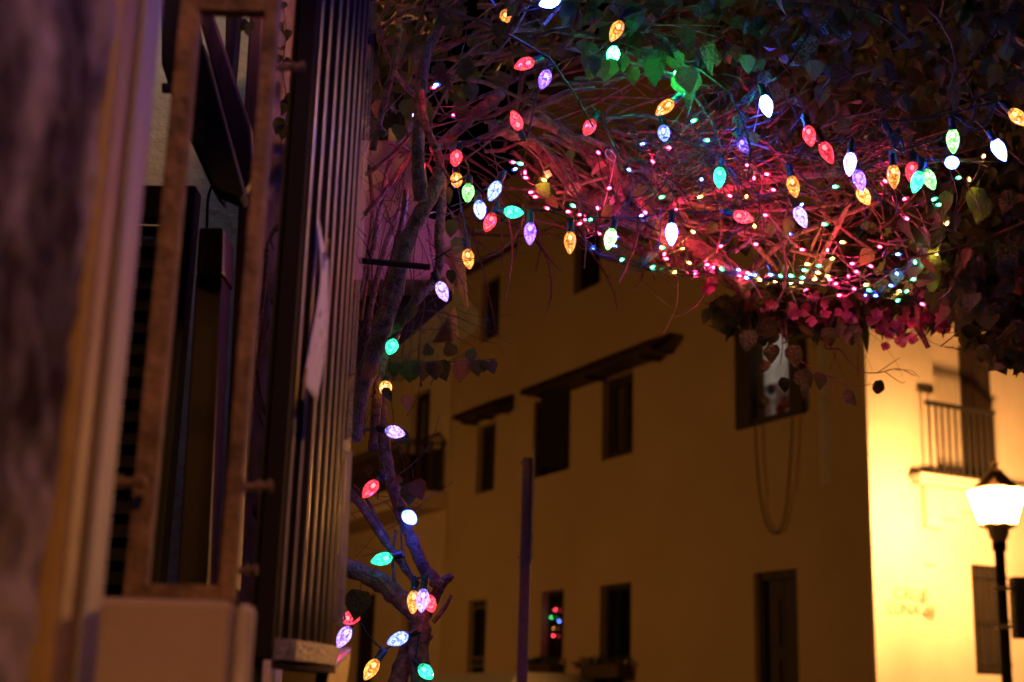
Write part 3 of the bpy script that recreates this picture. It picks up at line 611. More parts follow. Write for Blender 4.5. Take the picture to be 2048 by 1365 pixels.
# ------------------------------------------------------------------ pink wall with moulded cornice behind the vine
pw = thing('pink_wall', 'pink plaster house end with a moulded cornice behind the vine', 'wall', tuple(at(780, 500, 3.9)[:2])+(0,))
Y = 3.9; b = MB(); x0 = at(600, 400, Y).x; x1 = at(838, 400, Y).x
b.box(ident, x0, x1, Y, Y+.4, zof(780, 520, Y), zof(790, 283, Y)); b.build('wall', M['pink'], pw)
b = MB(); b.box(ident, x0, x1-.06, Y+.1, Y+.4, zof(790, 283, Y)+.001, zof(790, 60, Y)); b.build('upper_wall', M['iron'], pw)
b = MB(); b.box(ident, at(752, 20, Y).x, x1-.02, Y, Y+.4, zof(790, 60, Y), zof(790, -60, Y)); b.build('parapet', M['cream'], pw)
b = MB(); a = at(775, 283, Y); b.box(ident, a.x, at(803, 260, Y).x, Y+.02, Y+.1, a.z+.002, a.z+.05); b.build('cap', M['cream'], pw)
mb = MB(); prof = [(845, 432), (868, 438), (905, 447), (924, 458), (926, 478), (908, 492), (880, 500), (874, 516), (898, 530), (904, 546), (890, 556), (845, 560)]
mb.prism([at(x, y, 3.75) for x, y in prof] + [at(700, 560, 3.75), at(700, 432, 3.75)], V3((0, .7, 0))); mb.build('cornice', M['pink'], pw, bevel=.006)
b = MB(); b.prism([at(x, y, 3.9) for x, y in ((700, 562), (902, 562), (905, 600), (790, 700), (700, 745))], V3((.05, 1.2, .25))); b.build('soffit', M['iron'], pw)  # added black slab in place of the dark night sky
b = MB(); b.tube([at(718, 521, 2.6), at(860, 535, 2.6)], .006, 6); b.tube([at(735, 500, 2.6), at(742, 520, 2.6)], .003, 5)
b.build('iron_arm', M['iron'], label='black iron arm sticking out across the vine stems', cat='bracket')

# ================================================================== VINES
def ycan(px, py): return 2.65 + 1.35*max(0, min(1, py/600.0))
def V(pl, dy=0.0, Y=None): return [at(x, y, (Y if Y else ycan(x, y))+dy) for x, y in pl]
vine = thing('climbing_vine', 'old woody climbing vine rising past the ribbed shutter and arching over the street', 'vine', tuple(at(830, 1365, 3.2)[:2])+(0,))
def branch(pts, w0, w1, name='branch', parent=None, mat='bark', k=9, knob=.12, n=7, seed=None, cutends=False):
    """pts: world points; w0, w1: widths in photo pixels at their own distance"""
    c = crom(pts, n); N_ = len(c); r = []; s = rnd.random()*50
    for i, p in enumerate(c):
        u = i/(N_-1); w_ = w0+(w1-w0)*u; rr = w_*p.y/FPX/2*(1+knob*mnoise.noise(V3((s, i*.55, 0)))*1.6); r.append(rr)
    b_ = MB(); b_.tube(c, r, k)
    # bark wobble
    for i, v in enumerate(b_.V):
        q = V3(v); d = mnoise.noise(q*55)*.10*r[min(i//k, N_-1)]; ctr = c[min(i//k, N_-1)]; e = (q-ctr)
        if e.length > 1e-7: b_.V[i] = tuple(q+e.normalized()*d*1.6)
    return b_.build(name, M[mat], parent or vine, smooth=True)
YT = 3.2
def T(pl, w0, w1, Y=YT, dy=0, **k): return branch([at(x, y, Y+dy) for x, y in pl], w0, w1, **k)
# trunk group on the left
T([(850, 1480), (843, 1365), (838, 1290), (842, 1250), (828, 1222), (795, 1195), (755, 1162), (700, 1138), (640, 1120)], 44, 36, name='trunk', k=12)
T([(785, 1480), (797, 1365), (812, 1310), (840, 1250), (866, 1200), (884, 1168), (905, 1150)], 46, 14, dy=.05, name='trunk', k=12)
T([(880, 1172), (850, 1140), (822, 1075), (800, 1020), (782, 960), (768, 880), (762, 800), (756, 720), (752, 640)], 27, 22, k=11)
T([(690, 975), (722, 1010), (748, 1050), (778, 1095), (808, 1135), (836, 1172)], 19, 13)
T([(706, 972), (735, 1002), (752, 1035), (778, 1080)], 8, 6)
T([(794, 1200), (788, 1150), (786, 1110), (792, 1060)], 9, 5)
T([(866, 1245), (890, 1215), (903, 1190)], 10, 6); T([(838, 1300), (852, 1282), (864, 1270)], 14, 11)
T([(790, 1195), (760, 1160), (735, 1150)], 10, 5, dy=-.05)
T([(690, 870), (722, 862), (745, 858)], 10, 6)
T([(700, 880), (715, 800), (735, 740), (765, 660), (790, 580), (808, 500), (840, 430), (868, 380), (880, 340)], 44, 30, name='trunk', k=12, Y=3.1)
T([(745, 900), (752, 820), (760, 740), (778, 690), (805, 640), (838, 595), (868, 560), (880, 520), (878, 470), (884, 400), (880, 330), (872, 290)], 20, 20, dy=-.05, k=11)
T([(745, 760), (750, 690), (765, 600), (785, 520), (805, 440), (812, 380)], 15, 13, dy=.12)
T([(842, 400), (836, 330), (838, 260), (842, 190), (852, 110), (880, 50), (925, -30)], 30, 22, k=11, Y=3.0)
T([(872, 300), (855, 260), (845, 220), (842, 180)], 18, 14, Y=2.95)
T([(735, 560), (752, 470), (765, 400), (775, 340), (800, 285), (830, 240)], 12, 9, dy=.2)
T([(722, 640), (740, 520), (756, 420)], 8, 6, dy=.25)
T([(730, 350), (760, 330), (795, 300), (826, 262)], 11, 8, dy=.1)
T([(728, 430), (770, 385), (800, 340), (830, 300)], 12, 9, dy=.15)
T([(738, 330), (745, 420), (735, 510), (722, 600)], 8, 8, dy=.3)
T([(745, 300), (770, 200), (790, 120), (800, 20), (795, -40)], 16, 12, Y=2.9)
T([(770, 270), (740, 240), (720, 250)], 18, 14, Y=2.9)
T([(800, 420), (770, 500), (745, 600), (735, 700)], 14, 11, dy=.22)
# canopy limbs
def Cn(pl, w0, w1, dy=0, **k): return branch(V(pl, dy), w0, w1, **k)
Cn([(872, 296), (905, 290), (945, 285), (1000, 258), (1050, 228), (1090, 205), (1130, 185), (1190, 176)], 15, 7, -.05)
Cn([(878, 242), (915, 218), (955, 198), (1000, 178), (1050, 150), (1110, 130)], 10, 6, -.1)
Cn([(868, 300), (905, 270), (945, 232), (985, 200), (1002, 186)], 22, 27, 0, k=11)
Cn([(930, 240), (985, 232), (1030, 208), (1062, 188)], 9, 7, -.03)
Cn([(900, 290), (905, 310), (870, 320)], 14, 12, -.05)
Cn([(985, 252), (1040, 275), (1090, 310), (1150, 365), (1215, 415), (1290, 455)], 30, 34, .12, k=11)
Cn([(1040, 230), (1110, 255), (1170, 300), (1230, 350), (1290, 400), (1340, 430)], 26, 30, .15, k=11)
Cn([(1118, 265), (1150, 290), (1185, 330), (1215, 372)], 12, 12, .05)
Cn([(1150, 270), (1200, 290), (1225, 310)], 8, 22, .02)
Cn([(1216, 300), (1228, 340), (1236, 380), (1244, 400), (1225, 430)], 20, 12, -.05)
Cn([(1190, 390), (1250, 430), (1310, 452), (1370, 478), (1420, 515), (1455, 548), (1472, 566), (1490, 590)], 42, 26, .05, k=12)
Cn([(1150, 400), (1230, 470), (1290, 505), (1350, 525), (1400, 530)], 16, 30, .12, k=11)
Cn([(1290, 470), (1310, 440), (1335, 415), (1375, 395), (1420, 382), (1480, 372), (1560, 356), (1640, 348), (1720, 338), (1800, 318)], 16, 18, -.02, k=11)
Cn([(1275, 400), (1300, 430), (1320, 462), (1322, 490), (1284, 524)], 18, 19, -.06, k=11)
Cn([(1330, 495), (1350, 492), (1378, 472)], 8, 4, -.04)
Cn([(1180, 455), (1240, 445), (1310, 440), (1400, 455), (1480, 462), (1530, 470)], 9, 8, 0)
Cn([(1350, 400), (1430, 415), (1510, 420), (1600, 418), (1690, 405)], 9, 8, .02)
Cn([(1370, 440), (1450, 455), (1520, 450), (1590, 430)], 8, 9, .04)
Cn([(1500, 382), (1530, 420), (1560, 460), (1600, 500)], 8, 7, .03)
Cn([(1425, 520), (1458, 540), (1475, 570), (1484, 588)], 14, 16, -.06)
Cn([(1500, 545), (1540, 505), (1590, 470), (1640, 450), (1700, 425), (1760, 400)], 14, 12, .1)
Cn([(1620, 560), (1645, 510), (1675, 455), (1700, 400)], 14, 10, .05)
Cn([(1580, 500), (1620, 510), (1660, 525), (1650, 545)], 9, 7, .06)
Cn([(1610, 530), (1630, 480), (1650, 440)], 8, 5, .08)
Cn([(1640, 420), (1700, 470), (1750, 505)], 8, 6, .1)
Cn([(1330, 520), (1345, 545), (1358, 562)], 7, 5, -.05)
Cn([(1295, 500), (1302, 530), (1310, 560)], 5, 3, -.04)
Cn([(1842, 520), (1843, 560), (1836, 610), (1835, 655)], 16, 13, .05, k=10)
Cn([(1834, 650), (1846, 675), (1856, 696)], 15, 10, .05, k=10)
Cn([(1545, 410), (1530, 440), (1500, 480), (1470, 505)], 9, 6, .02)
Cn([(760, 60), (800, 30), (860, 10), (930, -10)], 10, 8, .1); Cn([(840, 200), (800, 160), (770, 100), (755, 30)], 12, 8, .1)
Cn([(860, 100), (960, 70), (1080, 60), (1200, 75), (1300, 60)], 12, 9, .25); Cn([(900, 150), (1000, 110), (1100, 95), (1230, 110)], 10, 8, .3)
Cn([(1850, 325), (1900, 320), (1950, 322), (1975, 330)], 9, 11, -.05)
Cn([(1740, 340), (1800, 325), (1850, 330)], 14, 10, .1)
Cn([(1320, 270), (1400, 265), (1480, 262)], 9, 8, .05); Cn([(1330, 285), (1420, 275), (1500, 285)], 7, 6, .1)
for q in range(26):
    x0_, y0_ = rnd.uniform(1000, 1560), rnd.uniform(235, 470); an = rnd.choice([32, 38, 28, -12, 4, 50])+rnd.uniform(-10, 10); L_ = rnd.uniform(110, 260); pl = []; a_ = math.radians(an)
    for k in range(5): pl.append((x0_, y0_)); a_ += rnd.gauss(0, .14); x0_ += math.cos(a_)*L_/4; y0_ += math.sin(a_)*L_/4
    if max(p[1] for p in pl) > 545 or any(p[0] < 1250 and p[1] > 430 for p in pl): continue
    w_ = rnd.uniform(7, 17); Cn(pl, w_, w_*rnd.uniform(.5, .8), rnd.uniform(.05, .35))
# frayed torn bark flags and a rope with a knot
b = MB(); b.prism(V([(1183, 345), (1196, 325), (1215, 318), (1216, 330), (1200, 338), (1184, 352)], -.03), V3((0, .004, 0))); b.build('torn_bark', M['cut'], vine)
b = MB(); p_ = V([(1112, 386), (1140, 382), (1155, 372), (1185, 362), (1215, 355)], -.04); b.tube(crom(p_, 6), .0038, 7); b.tube(crom(V([(1132, 374), (1146, 390), (1160, 372), (1144, 368), (1136, 386)], -.045), 6), .004, 6)
b.build('knotted_rope', M['rope'], label='knotted yellow rope tied round the thick dark vine stems', cat='rope')
# cable ties
b = MB(); b.tube(crom(V([(1229, 322), (1224, 350), (1215, 385), (1204, 425)], -.09), 5), .0016, 4); b.tube(crom(V([(1229, 324), (1218, 318), (1211, 308), (1214, 300), (1224, 304), (1231, 314), (1229, 324)], -.09), 4), .0018, 4)
b.build('cable_tie', M['tie'], label='white cable tie with a long tail below the leaves at centre', cat='cable tie', group='cable ties')
b = MB(); b.tube(crom(V([(1520, 200), (1514, 235), (1504, 280), (1496, 315)], -.09), 5), .0018, 4)
b.build('cable_tie', M['tie'], label='long straight cable tie tail hanging below the brightest blue-white bulb', cat='cable tie', group='cable ties')
for (pl, lab) in (([(1088, 344), (1099, 339), (1105, 352), (1094, 357)], 'small square tag on the vine left of the knotted rope'), ([(1217, 395), (1226, 389), (1230, 405), (1221, 411)], 'small square tag hanging beside the long white cable tie')):
    b = MB(); b.prism(V(pl, -.1), V3((0, .0008, 0))); b.build('wire_tag', printed('tag_paper', (.6, .5, .55), (.3, .2, .25), 900, 900, .55), label=lab, cat='tag', group='small tags on the light wires')

# twigs: fine tangle, too many to count
def twigs(name, parent, n, X, Yp, ang, spread, ln, rad, dyr=(-.1, .5), mat='twig', curl=1.0, depth=None, thorns=True, droop=0):
    mbt = MB()
    for _ in range(n):
        x, y = rnd.uniform(*X), rnd.uniform(*Yp); Y = (depth if depth else ycan(x, y))+rnd.uniform(*dyr)
        a = math.radians(ang+rnd.gauss(0, spread)); L_ = rnd.uniform(*ln); seg = 6; st = L_/seg; p = at(x, y, Y); pts = [p]
        rad0 = rnd.uniform(*rad); dz = rnd.uniform(-.35, .35); cv = rnd.gauss(0, .14)*curl
        for i in range(seg):
            a += cv+rnd.gauss(0, .1*curl); d = Rc*math.cos(a)+Uc*math.sin(a)+Fw*dz + V3((0, 0, -droop*i/seg)); p = p+d.normalized()*st; pts.append(p)
        mbt.tube(pts, [rad0*(1-.6*i/seg) for i in range(seg+1)], 4 if rad0 < .003 else 5)
        if thorns:
            for q in range(rnd.randint(0, 3)):
                i = rnd.randint(1, seg-1); tdir = (pts[i+1]-pts[i]).normalized().cross(V3((rnd.gauss(0, 1), rnd.gauss(0, 1), rnd.gauss(0, 1)))).normalized()
                mbt.tube([pts[i], pts[i]+tdir*rnd.uniform(.01, .035)], [rad0*.5, .0002], 3, cap=False)
    return mbt.build(name, M[mat], parent, kind='stuff')
twigs('twigs', vine, 90, (720, 1250), (-60, 330), 35, 22, (.12, .5), (.0012, .006))
twigs('twigs', vine, 40, (780, 1250), (-60, 260), 10, 25, (.2, .6), (.003, .008), dyr=(.1, .6))
twigs('twigs', vine, 90, (900, 1320), (230, 470), -38, 25, (.1, .4), (.0012, .006), dyr=(-.02, .45))
twigs('twigs', vine, 140, (1270, 1830), (330, 540), 5, 38, (.08, .32), (.001, .0045), dyr=(-.02, .4))
twigs('twigs', vine, 50, (1250, 1700), (250, 400), 8, 22, (.15, .4), (.002, .008), dyr=(.05, .5))
twigs('twigs', vine, 55, (1250, 2060), (-60, 330), 15, 30, (.15, .5), (.001, .006), dyr=(.0, .6))
twigs('twigs', vine, 60, (705, 880), (230, 780), 75, 30, (.08, .35), (.0008, .0028), depth=3.15, dyr=(-.15, .3))
twigs('twigs', vine, 30, (700, 830), (780, 1150), 100, 40, (.05, .22), (.0007, .0018), depth=3.15, dyr=(-.1, .2))
twigs('twigs', vine, 26, (840, 960), (400, 650), -30, 25, (.05, .2), (.0007, .0017), depth=3.1, dyr=(-.1, .2))

# ------------------------------------------------------------------ leaves
def leafmesh(name, mat, curl=.25, fold=.3, w=.42):
    n = 6; mb = MB(); rows = []
    prof = [(0, .0), (.10, .62), (.28, 1.0), (.5, .9), (.74, .5), (.9, .2), (1.0, 0)]
    for i, (t, ww) in enumerate(prof):
        z = -curl*t*t*.5; y = t if i else .0
        sh = -.08 if i == 1 else 0
        mb.V += [(-w*ww, y+sh, z+fold*w*ww*.8), (-w*ww*.5, y+sh*.3, z+fold*w*ww*.3), (0, y, z), (w*ww*.5, y+sh*.3, z+fold*w*ww*.3), (w*ww, y+sh, z+fold*w*ww*.8)]
    for i in range(len(prof)-1):
        for j in range(4):
            a = i*5+j
            if i == 0: mb.F.append((a+2 if False else 2, a+6, a+5) if True else ())
            elif i == len(prof)-2: mb.F.append((a, a+1, (i+1)*5+2))
            else: mb.F.append((a, a+1, a+6, a+5))
    n0 = len(mb.V); mb.V += [(-.012, 0, 0), (.012, 0, 0), (.01, -.35, .05), (-.01, -.35, .05)]; mb.F.append((n0, n0+1, n0+2, n0+3))
    return mb
LM = [leafmesh('leaf', 'leaf', c, f, w_) for c, f, w_ in ((.3, .25, .44), (.9, .5, .38), (-.4, .15, .46), (1.5, .8, .35), (2.2, .6, .30), (-1.3, .9, .42), (.6, -.4, .40))]
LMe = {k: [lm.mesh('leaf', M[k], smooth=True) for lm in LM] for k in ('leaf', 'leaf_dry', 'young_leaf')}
def leafmat4(p, size, face_=.5, droop=.8, tipdir=None):
    tip = tipdir if tipdir else V3((rnd.gauss(0, .6), rnd.gauss(0, .5), -droop+rnd.gauss(0, .35)))
    tip.normalize(); nrm = (V3((rnd.gauss(0, .7), -face_, rnd.gauss(0, .6)))); x = tip.cross(nrm)
    if x.length < 1e-3: x = V3((1, 0, 0))
    x.normalize(); z = x.cross(tip).normalized()
    return M4(((x.x, tip.x, z.x, p.x), (x.y, tip.y, z.y, p.y), (x.z, tip.z, z.z, p.z), (0, 0, 0, 1))) @ M4.Scale(size, 4)
def leafpart(parent, p, size, dry=.06, tipdir=None, var=None, face_=1.2, kind='leaf', **k):
    kk = 'leaf_dry' if rnd.random() < dry else kind
    return place('leaf', LMe[kk][rnd.randrange(7) if var is None else var], leafmat4(p, size, face_, tipdir=tipdir), parent)
def tip2(deg): a = math.radians(deg); return Rc*math.cos(a)-Uc*math.sin(a)+V3((0, rnd.uniform(-.3, .3), 0))
class Foliage:
    def __init__(s): s.mb = MB()
    def leaf(s, p, size, **k):
        Mx = leafmat4(p, size, .6, **k); lm = LM[rnd.randrange(7)]; s.mb.add([Mx @ V3(v) for v in lm.V], lm.F)
def inpoly(x, y, P):
    c = False; j = len(P)-1
    for i in range(len(P)):
        if (P[i][1] > y) != (P[j][1] > y) and x < (P[j][0]-P[i][0])*(y-P[i][1])/(P[j][1]-P[i][1])+P[i][0]: c = not c
        j = i
    return c
def sample(P):
    xs = [p[0] for p in P]; ys = [p[1] for p in P]
    while True:
        x, y = rnd.uniform(min(xs), max(xs)), rnd.uniform(min(ys), max(ys))
        if inpoly(x, y, P): return x, y
# hand placed leaves: (px, py of stalk, tip angle in the photo, length px)
explicit = [(1158, 82, 60, 34), (1170, 105, 80, 42), (1190, 112, 95, 46), (1200, 118, 80, 48), (1228, 118, 105, 44), (1246, 112, 85, 38), (1262, 135, 75, 42), (1308, 118, 88, 62), (1345, 105, 70, 52),
            (1370, 132, 80, 62), (1352, 150, 60, 48), (1390, 150, 110, 50), (1372, 60, 80, 50), (1378, 175, 100, 40), (1176, 90, 20, 26), (1185, 128, 100, 40), (1220, 132, 110, 40),
            (1482, 228, 110, 40), (1470, 235, 70, 30), (1500, 265, 80, 40), (1490, 110, 80, 45), (1300, 375, 160, 44), (1312, 378, 140, 26), (1215, 410, 95, 38), (1080, 365, 60, 40),
            (858, 215, 80, 30), (850, 200, 95, 34), (815, 200, 90, 45), (890, 345, 95, 38), (893, 375, 85, 36), (920, 475, 100, 40), (905, 440, 100, 42), (1093, 395, 40, 34), (1140, 300, 90, 26),
            (1900, 385, 120, 55), (1965, 395, 95, 60), (1955, 375, 100, 55), (1930, 20, 95, 45), (1950, 60, 92, 48), (1575, 440, 90, 36), (1545, 450, 85, 30), (1655, 520, 95, 30),
            (1495, 560, 190, 34), (1510, 545, 100, 40), (1570, 528, 80, 30), (1860, 500, 70, 55), (1880, 490, 60, 50), (1862, 545, 85, 52), (1905, 560, 95, 60), (1930, 600, 100, 62), (1960, 590, 80, 50),
            (1895, 430, 130, 42), (1880, 460, 100, 45), (1990, 480, 95, 50), (1795, 540, 100, 36), (1770, 560, 110, 40), (1740, 500, 120, 40), (1430, 445, 120, 32), (1990, 130, 100, 50), (1630, 120, 90, 46)]
for (x, y, a, s) in explicit:
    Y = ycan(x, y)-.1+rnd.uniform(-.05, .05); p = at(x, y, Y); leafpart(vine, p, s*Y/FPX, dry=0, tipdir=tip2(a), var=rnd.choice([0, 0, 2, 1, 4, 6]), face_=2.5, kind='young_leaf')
# leafy shoot reaching right from the trunk
T([(760, 690), (785, 712), (830, 722), (880, 725), (930, 722), (975, 720), (992, 718)], 4, 2, name='branch', mat='twig', knob=.05)
for (x, y, a, s) in ((790, 724, 95, 34), (818, 722, 85, 50), (848, 722, 95, 44), (868, 722, 85, 42), (878, 722, 70, 46), (925, 722, 92, 46), (938, 720, -70, 30), (950, 720, 80, 36), (905, 712, -110, 34), (980, 722, 70, 30), (970, 722, 100, 26), (858, 712, -100, 28), (830, 745, 110, 20)):
    leafpart(vine, at(x, y, 3.18+rnd.uniform(-.03, .03)), s*3.2/FPX, dry=.15, tipdir=tip2(a), var=rnd.choice([0, 0, 2]), face_=3)
for (x, y, a, s) in ((700, 740, 200, 40), (745, 730, 120, 40), (790, 610, 90, 40), (800, 635, 95, 38), (770, 625, 110, 44), (820, 610, 80, 38), (795, 865, 40, 40), (815, 790, 95, 34), (775, 775, 90, 34), (820, 965, 85, 50), (830, 960, 70, 44), (805, 960, 170, 24), (740, 930, 100, 26),
                     (720, 1180, 100, 58), (700, 1190, 60, 50), (900, 540, 90, 30), (800, 250, 95, 40), (745, 130, 70, 44), (790, 90, 90, 50), (760, 200, 100, 44), (730, 90, 90, 40), (860, 70, 110, 34)):
    leafpart(vine, at(x, y, 3.1+rnd.uniform(-.1, .05)), s*3.15/FPX, dry=.3, tipdir=tip2(a), face_=1.6)
regions = [([(1240, -60), (2100, -60), (2100, 330), (1850, 300), (1500, 260), (1300, 120)], 95, (-.05, .25)), ([(740, -60), (1240, -60), (1240, 120), (900, 230), (760, 260)], 26, (0, .3)),
           ([(900, 330), (1250, 230), (1700, 330), (1800, 520), (1500, 540), (1200, 430)], 48, (.1, .5))]
for P, n, dyr in regions:
    for _ in range(n):
        x, y = sample(P); Y = ycan(x, y)+rnd.uniform(*dyr); leafpart(vine, at(x, y, Y), rnd.uniform(.035, .062))
F1 = Foliage()
for P, n, dyr in (([(1180, -120), (2150, -120), (2150, 300), (1850, 260), (1500, 230), (1250, 60)], 2300, (.15, 1.5)), ([(1280, 60), (2150, 60), (2150, 400), (1850, 360), (1500, 330)], 800, (.3, 1.4)), ([(720, -120), (1250, -120), (1250, 90), (900, 180), (740, 220)], 330, (.2, 1.0)), ([(1000, 250), (1800, 250), (1850, 520), (1400, 500), (1150, 430)], 260, (.35, .9))):
    for _ in range(n):
        x, y = sample(P); Y = ycan(x, y)+rnd.uniform(*dyr); F1.leaf(at(x, y, Y), rnd.uniform(.035, .065))
# the canopy goes on overhead, unseen; leaves added to block the rear lantern
for _ in range(6500):
    F1.leaf(V3((rnd.uniform(-.05, 2.7), rnd.uniform(.45, 2.5), 0))+V3((0, 0, 3.04+rnd.uniform(0, .35))), rnd.uniform(.06, .09))
F1.mb.build('foliage', M['leaf'], vine, kind='stuff')

# ------------------------------------------------------------------ second plant: bougainvillea in flower on the right
bg2 = thing('flowering_bougainvillea', 'bougainvillea with pink bracts hanging at the right end of the arch', 'plant', tuple(at(1950, 700, 4.2)[:2])+(0,))
YB = 4.15
def B2(pl, w0, w1, dy=0, **k): return branch([at(x, y, YB+dy) for x, y in pl], w0, w1, parent=bg2, mat='twig', knob=.05, k=6, **k)
B2([(2100, 300), (2010, 420), (1950, 520), (1900, 600), (1850, 640)], 16, 6); B2([(2120, 500), (2040, 600), (1990, 680), (1960, 720)], 12, 4)
B2([(2060, 440), (1990, 470), (1900, 500), (1800, 520)], 8, 4, -.5); B2([(1760, 500), (1820, 560), (1870, 620)], 6, 4)
B2([(1680, 600), (1650, 690), (1680, 700), (1715, 740), (1755, 746), (1795, 738), (1830, 752)], 4, 1.6, name='branch'); B2([(1755, 746), (1790, 722), (1800, 716)], 2, 1.2); B2([(1770, 744), (1800, 765), (1812, 764)], 2, 1); B2([(1660, 690), (1640, 640), (1650, 600)], 4, 3); B2([(1790, 740), (1822, 742), (1838, 755)], 1.6, .8)
B2([(1570, 640), (1580, 700), (1620, 735), (1670, 758), (1700, 772), (1740, 770)], 4, 1.6); B2([(1660, 750), (1668, 790), (1672, 818)], 2, 1); B2([(1560, 640), (1565, 690), (1560, 730)], 3, 1.6); B2([(1720, 600), (1715, 660), (1716, 760)], 3, 1.2); B2([(1676, 690), (1660, 740)], 2.5, 1.5)
for (x, y, a, s) in ((1745, 770, 15, 40), (1690, 782, 45, 38), (1640, 745, 100, 40), (1600, 740, 60, 48), (1590, 690, 92, 50), (1545, 690, 85, 44), (1530, 720, 100, 36), (1570, 755, 100, 40), (1610, 770, 100, 30), (1500, 660, 95, 50), (1520, 630, 80, 52), (1545, 640, 110, 46), (1640, 640, 95, 50), (1655, 655, 80, 44), (1420, 620, 120, 34), (1440, 630, 100, 36), (1460, 625, 80, 40), (1680, 650, 95, 46), (1705, 650, 85, 46), (1480, 600, 100, 40), (1530, 580, 110, 44)):
    leafpart(bg2, at(x, y, YB-.05+rnd.uniform(-.1, .05)), s*YB/FPX, dry=.05, tipdir=tip2(a), face_=1.6)
PB = [([(1410, 600), (1500, 570), (1600, 575), (1850, 590), (1900, 640), (1760, 650), (1600, 670), (1480, 680)], 95, (-.1, .3), .045), ([(1820, 380), (2080, 330), (2080, 740), (1960, 690), (1860, 610), (1830, 500)], 110, (-.75, .1), .058)]
for P, n, dyr, s in PB:
    for _ in range(n):
        x, y = sample(P); leafpart(bg2, at(x, y, YB+rnd.uniform(*dyr)), s*rnd.uniform(.75, 1.2), dry=.1)
F2 = Foliage()
for P, n, dyr in (([(1800, 330), (2150, 250), (2150, 740), (2050, 730), (1950, 690), (1880, 620), (1830, 560)], 1500, (-.5, .7)), ([(1420, 600), (1500, 570), (1850, 590), (1900, 640), (1700, 660), (1480, 670)], 230, (0, .5)), ([(1650, 430), (1850, 380), (1850, 600), (1650, 560)], 160, (-.1, .5))):
    for _ in range(n):
        x, y = sample(P); F2.leaf(at(x, y, YB+rnd.uniform(*dyr)), rnd.uniform(.04, .07))
F2.mb.build('foliage', M['leaf'], bg2, kind='stuff')
# bracts: three papery lobes
fl = MB()
for k in range(3):
    Rk = M4.Rotation(k*2*math.pi/3, 4, 'Z') @ M4.Rotation(math.radians(50), 4, 'X'); lm = LM[2]; fl.add([Rk @ V3((v[0]*1.2, v[1], v[2])) for v in lm.V], lm.F)
flm = fl.mesh('bract_flower', M['bract'], smooth=True)
for P, n in (([(1560, 605), (1660, 600), (1660, 650), (1600, 655)], 16), ([(1660, 590), (1760, 590), (1740, 640), (1680, 640)], 10), ([(1740, 630), (1830, 610), (1900, 640), (1890, 665), (1760, 670)], 34), ([(1755, 660), (1830, 660), (1830, 690), (1770, 690)], 8), ([(1500, 590), (1560, 590), (1560, 620), (1510, 620)], 5)):
    for _ in range(n):
        x, y = sample(P); place('bract', flm, leafmat4(at(x, y, YB-.08+rnd.uniform(-.1, .1)), rnd.uniform(.022, .034), 1.0), bg2)
for (x, y) in ((1412, 580), (1418, 570)): place('bract', flm, leafmat4(at(x, y, 3.9), .034, 1.0), bg2)
twigs('twigs', bg2, 110, (1480, 1900), (560, 660), 0, 50, (.05, .25), (.0007, .002), depth=YB)
twigs('twigs', bg2, 80, (1820, 2060), (350, 720), 40, 40, (.1, .35), (.0008, .003), depth=YB-.3)
# creeper on the scarred column
cp = thing('wall_creeper', 'thin dark creeper climbing the scarred plaster column behind the grille', 'creeper', tuple(at(545, 700, 2.2)[:2])+(0,))
for pl, w_ in (([(560, -20), (572, 60), (566, 140), (575, 220), (560, 300)], 3), ([(556, 455), (535, 490), (530, 560), (520, 640), (512, 700), (520, 780), (545, 880)], 9), ([(540, 640), (516, 720), (508, 790), (528, 860)], 5), ([(515, 1010), (530, 1100), (520, 1200)], 22), ([(555, 450), (540, 470), (548, 500)], 5)):
    branch([at(x, y, 2.28) for x, y in pl], w_, w_*.7, parent=cp)
for (x, y, s) in ((575, 10, 26), (565, 45, 26), (578, 60, 24), (562, 95, 24), (560, 110, 22), (572, 190, 34), (560, 205, 36), (575, 210, 34), (560, 235, 38), (570, 250, 34), (582, 120, 20), (552, 600, 22), (540, 690, 24)):
    leafpart(cp, at(x, y, 2.26), s*2.26/FPX, dry=0, face_=2)
for (x, y, s) in ((493, 40, 30), (498, 55, 26), (500, 45, 28)): leafpart(cp, at(x, y, 2.1), s*2.2/FPX, dry=0, face_=2)

# ================================================================== LIGHT STRINGS
NAMES = {'r': 'red', 'a': 'amber', 'g': 'green', 'c': 'sea-green', 'p': 'purple', 'l': 'lavender', 'b': 'blue', 'w': 'blue-white', 'h': 'pale green', 'u': 'unlit clear'}
PR = [(.0058, -.002), (.0086, .002), (.0122, .0085), (.0143, .017), (.0140, .025), (.0118, .034), (.0086, .042), (.0050, .0485), (.0016, .0525)]
_m = {}
def bulbmesh(c, s):
    k = (c, s)
    if k not in _m:
        b_ = MB(); b_.lathe(PR, 14, jit=.035); _m[k] = b_.mesh('glass_bulb', bulbmat(c, s))
    return _m[k]
b = MB(); b.lathe([(.0088, -.026), (.0092, -.022), (.0082, -.008), (.0092, -.004), (.0096, .0005)], 10); b.box(ident, -.003, .003, -.0085, .0085, -.034, -.026); SOCK = b.mesh('socket', M['socket'])
b = MB(); b.lathe([(.0015, .006), (.0042, .008), (.0048, .012), (.0042, .016), (.0015, .0185)], 8)
LEDM = {c: b.mesh('led', emit('led_'+c, tuple(.2+.8*x for x in COL[c]), 3.5 if c != 'u' else 0.0, False)) for c in COL}
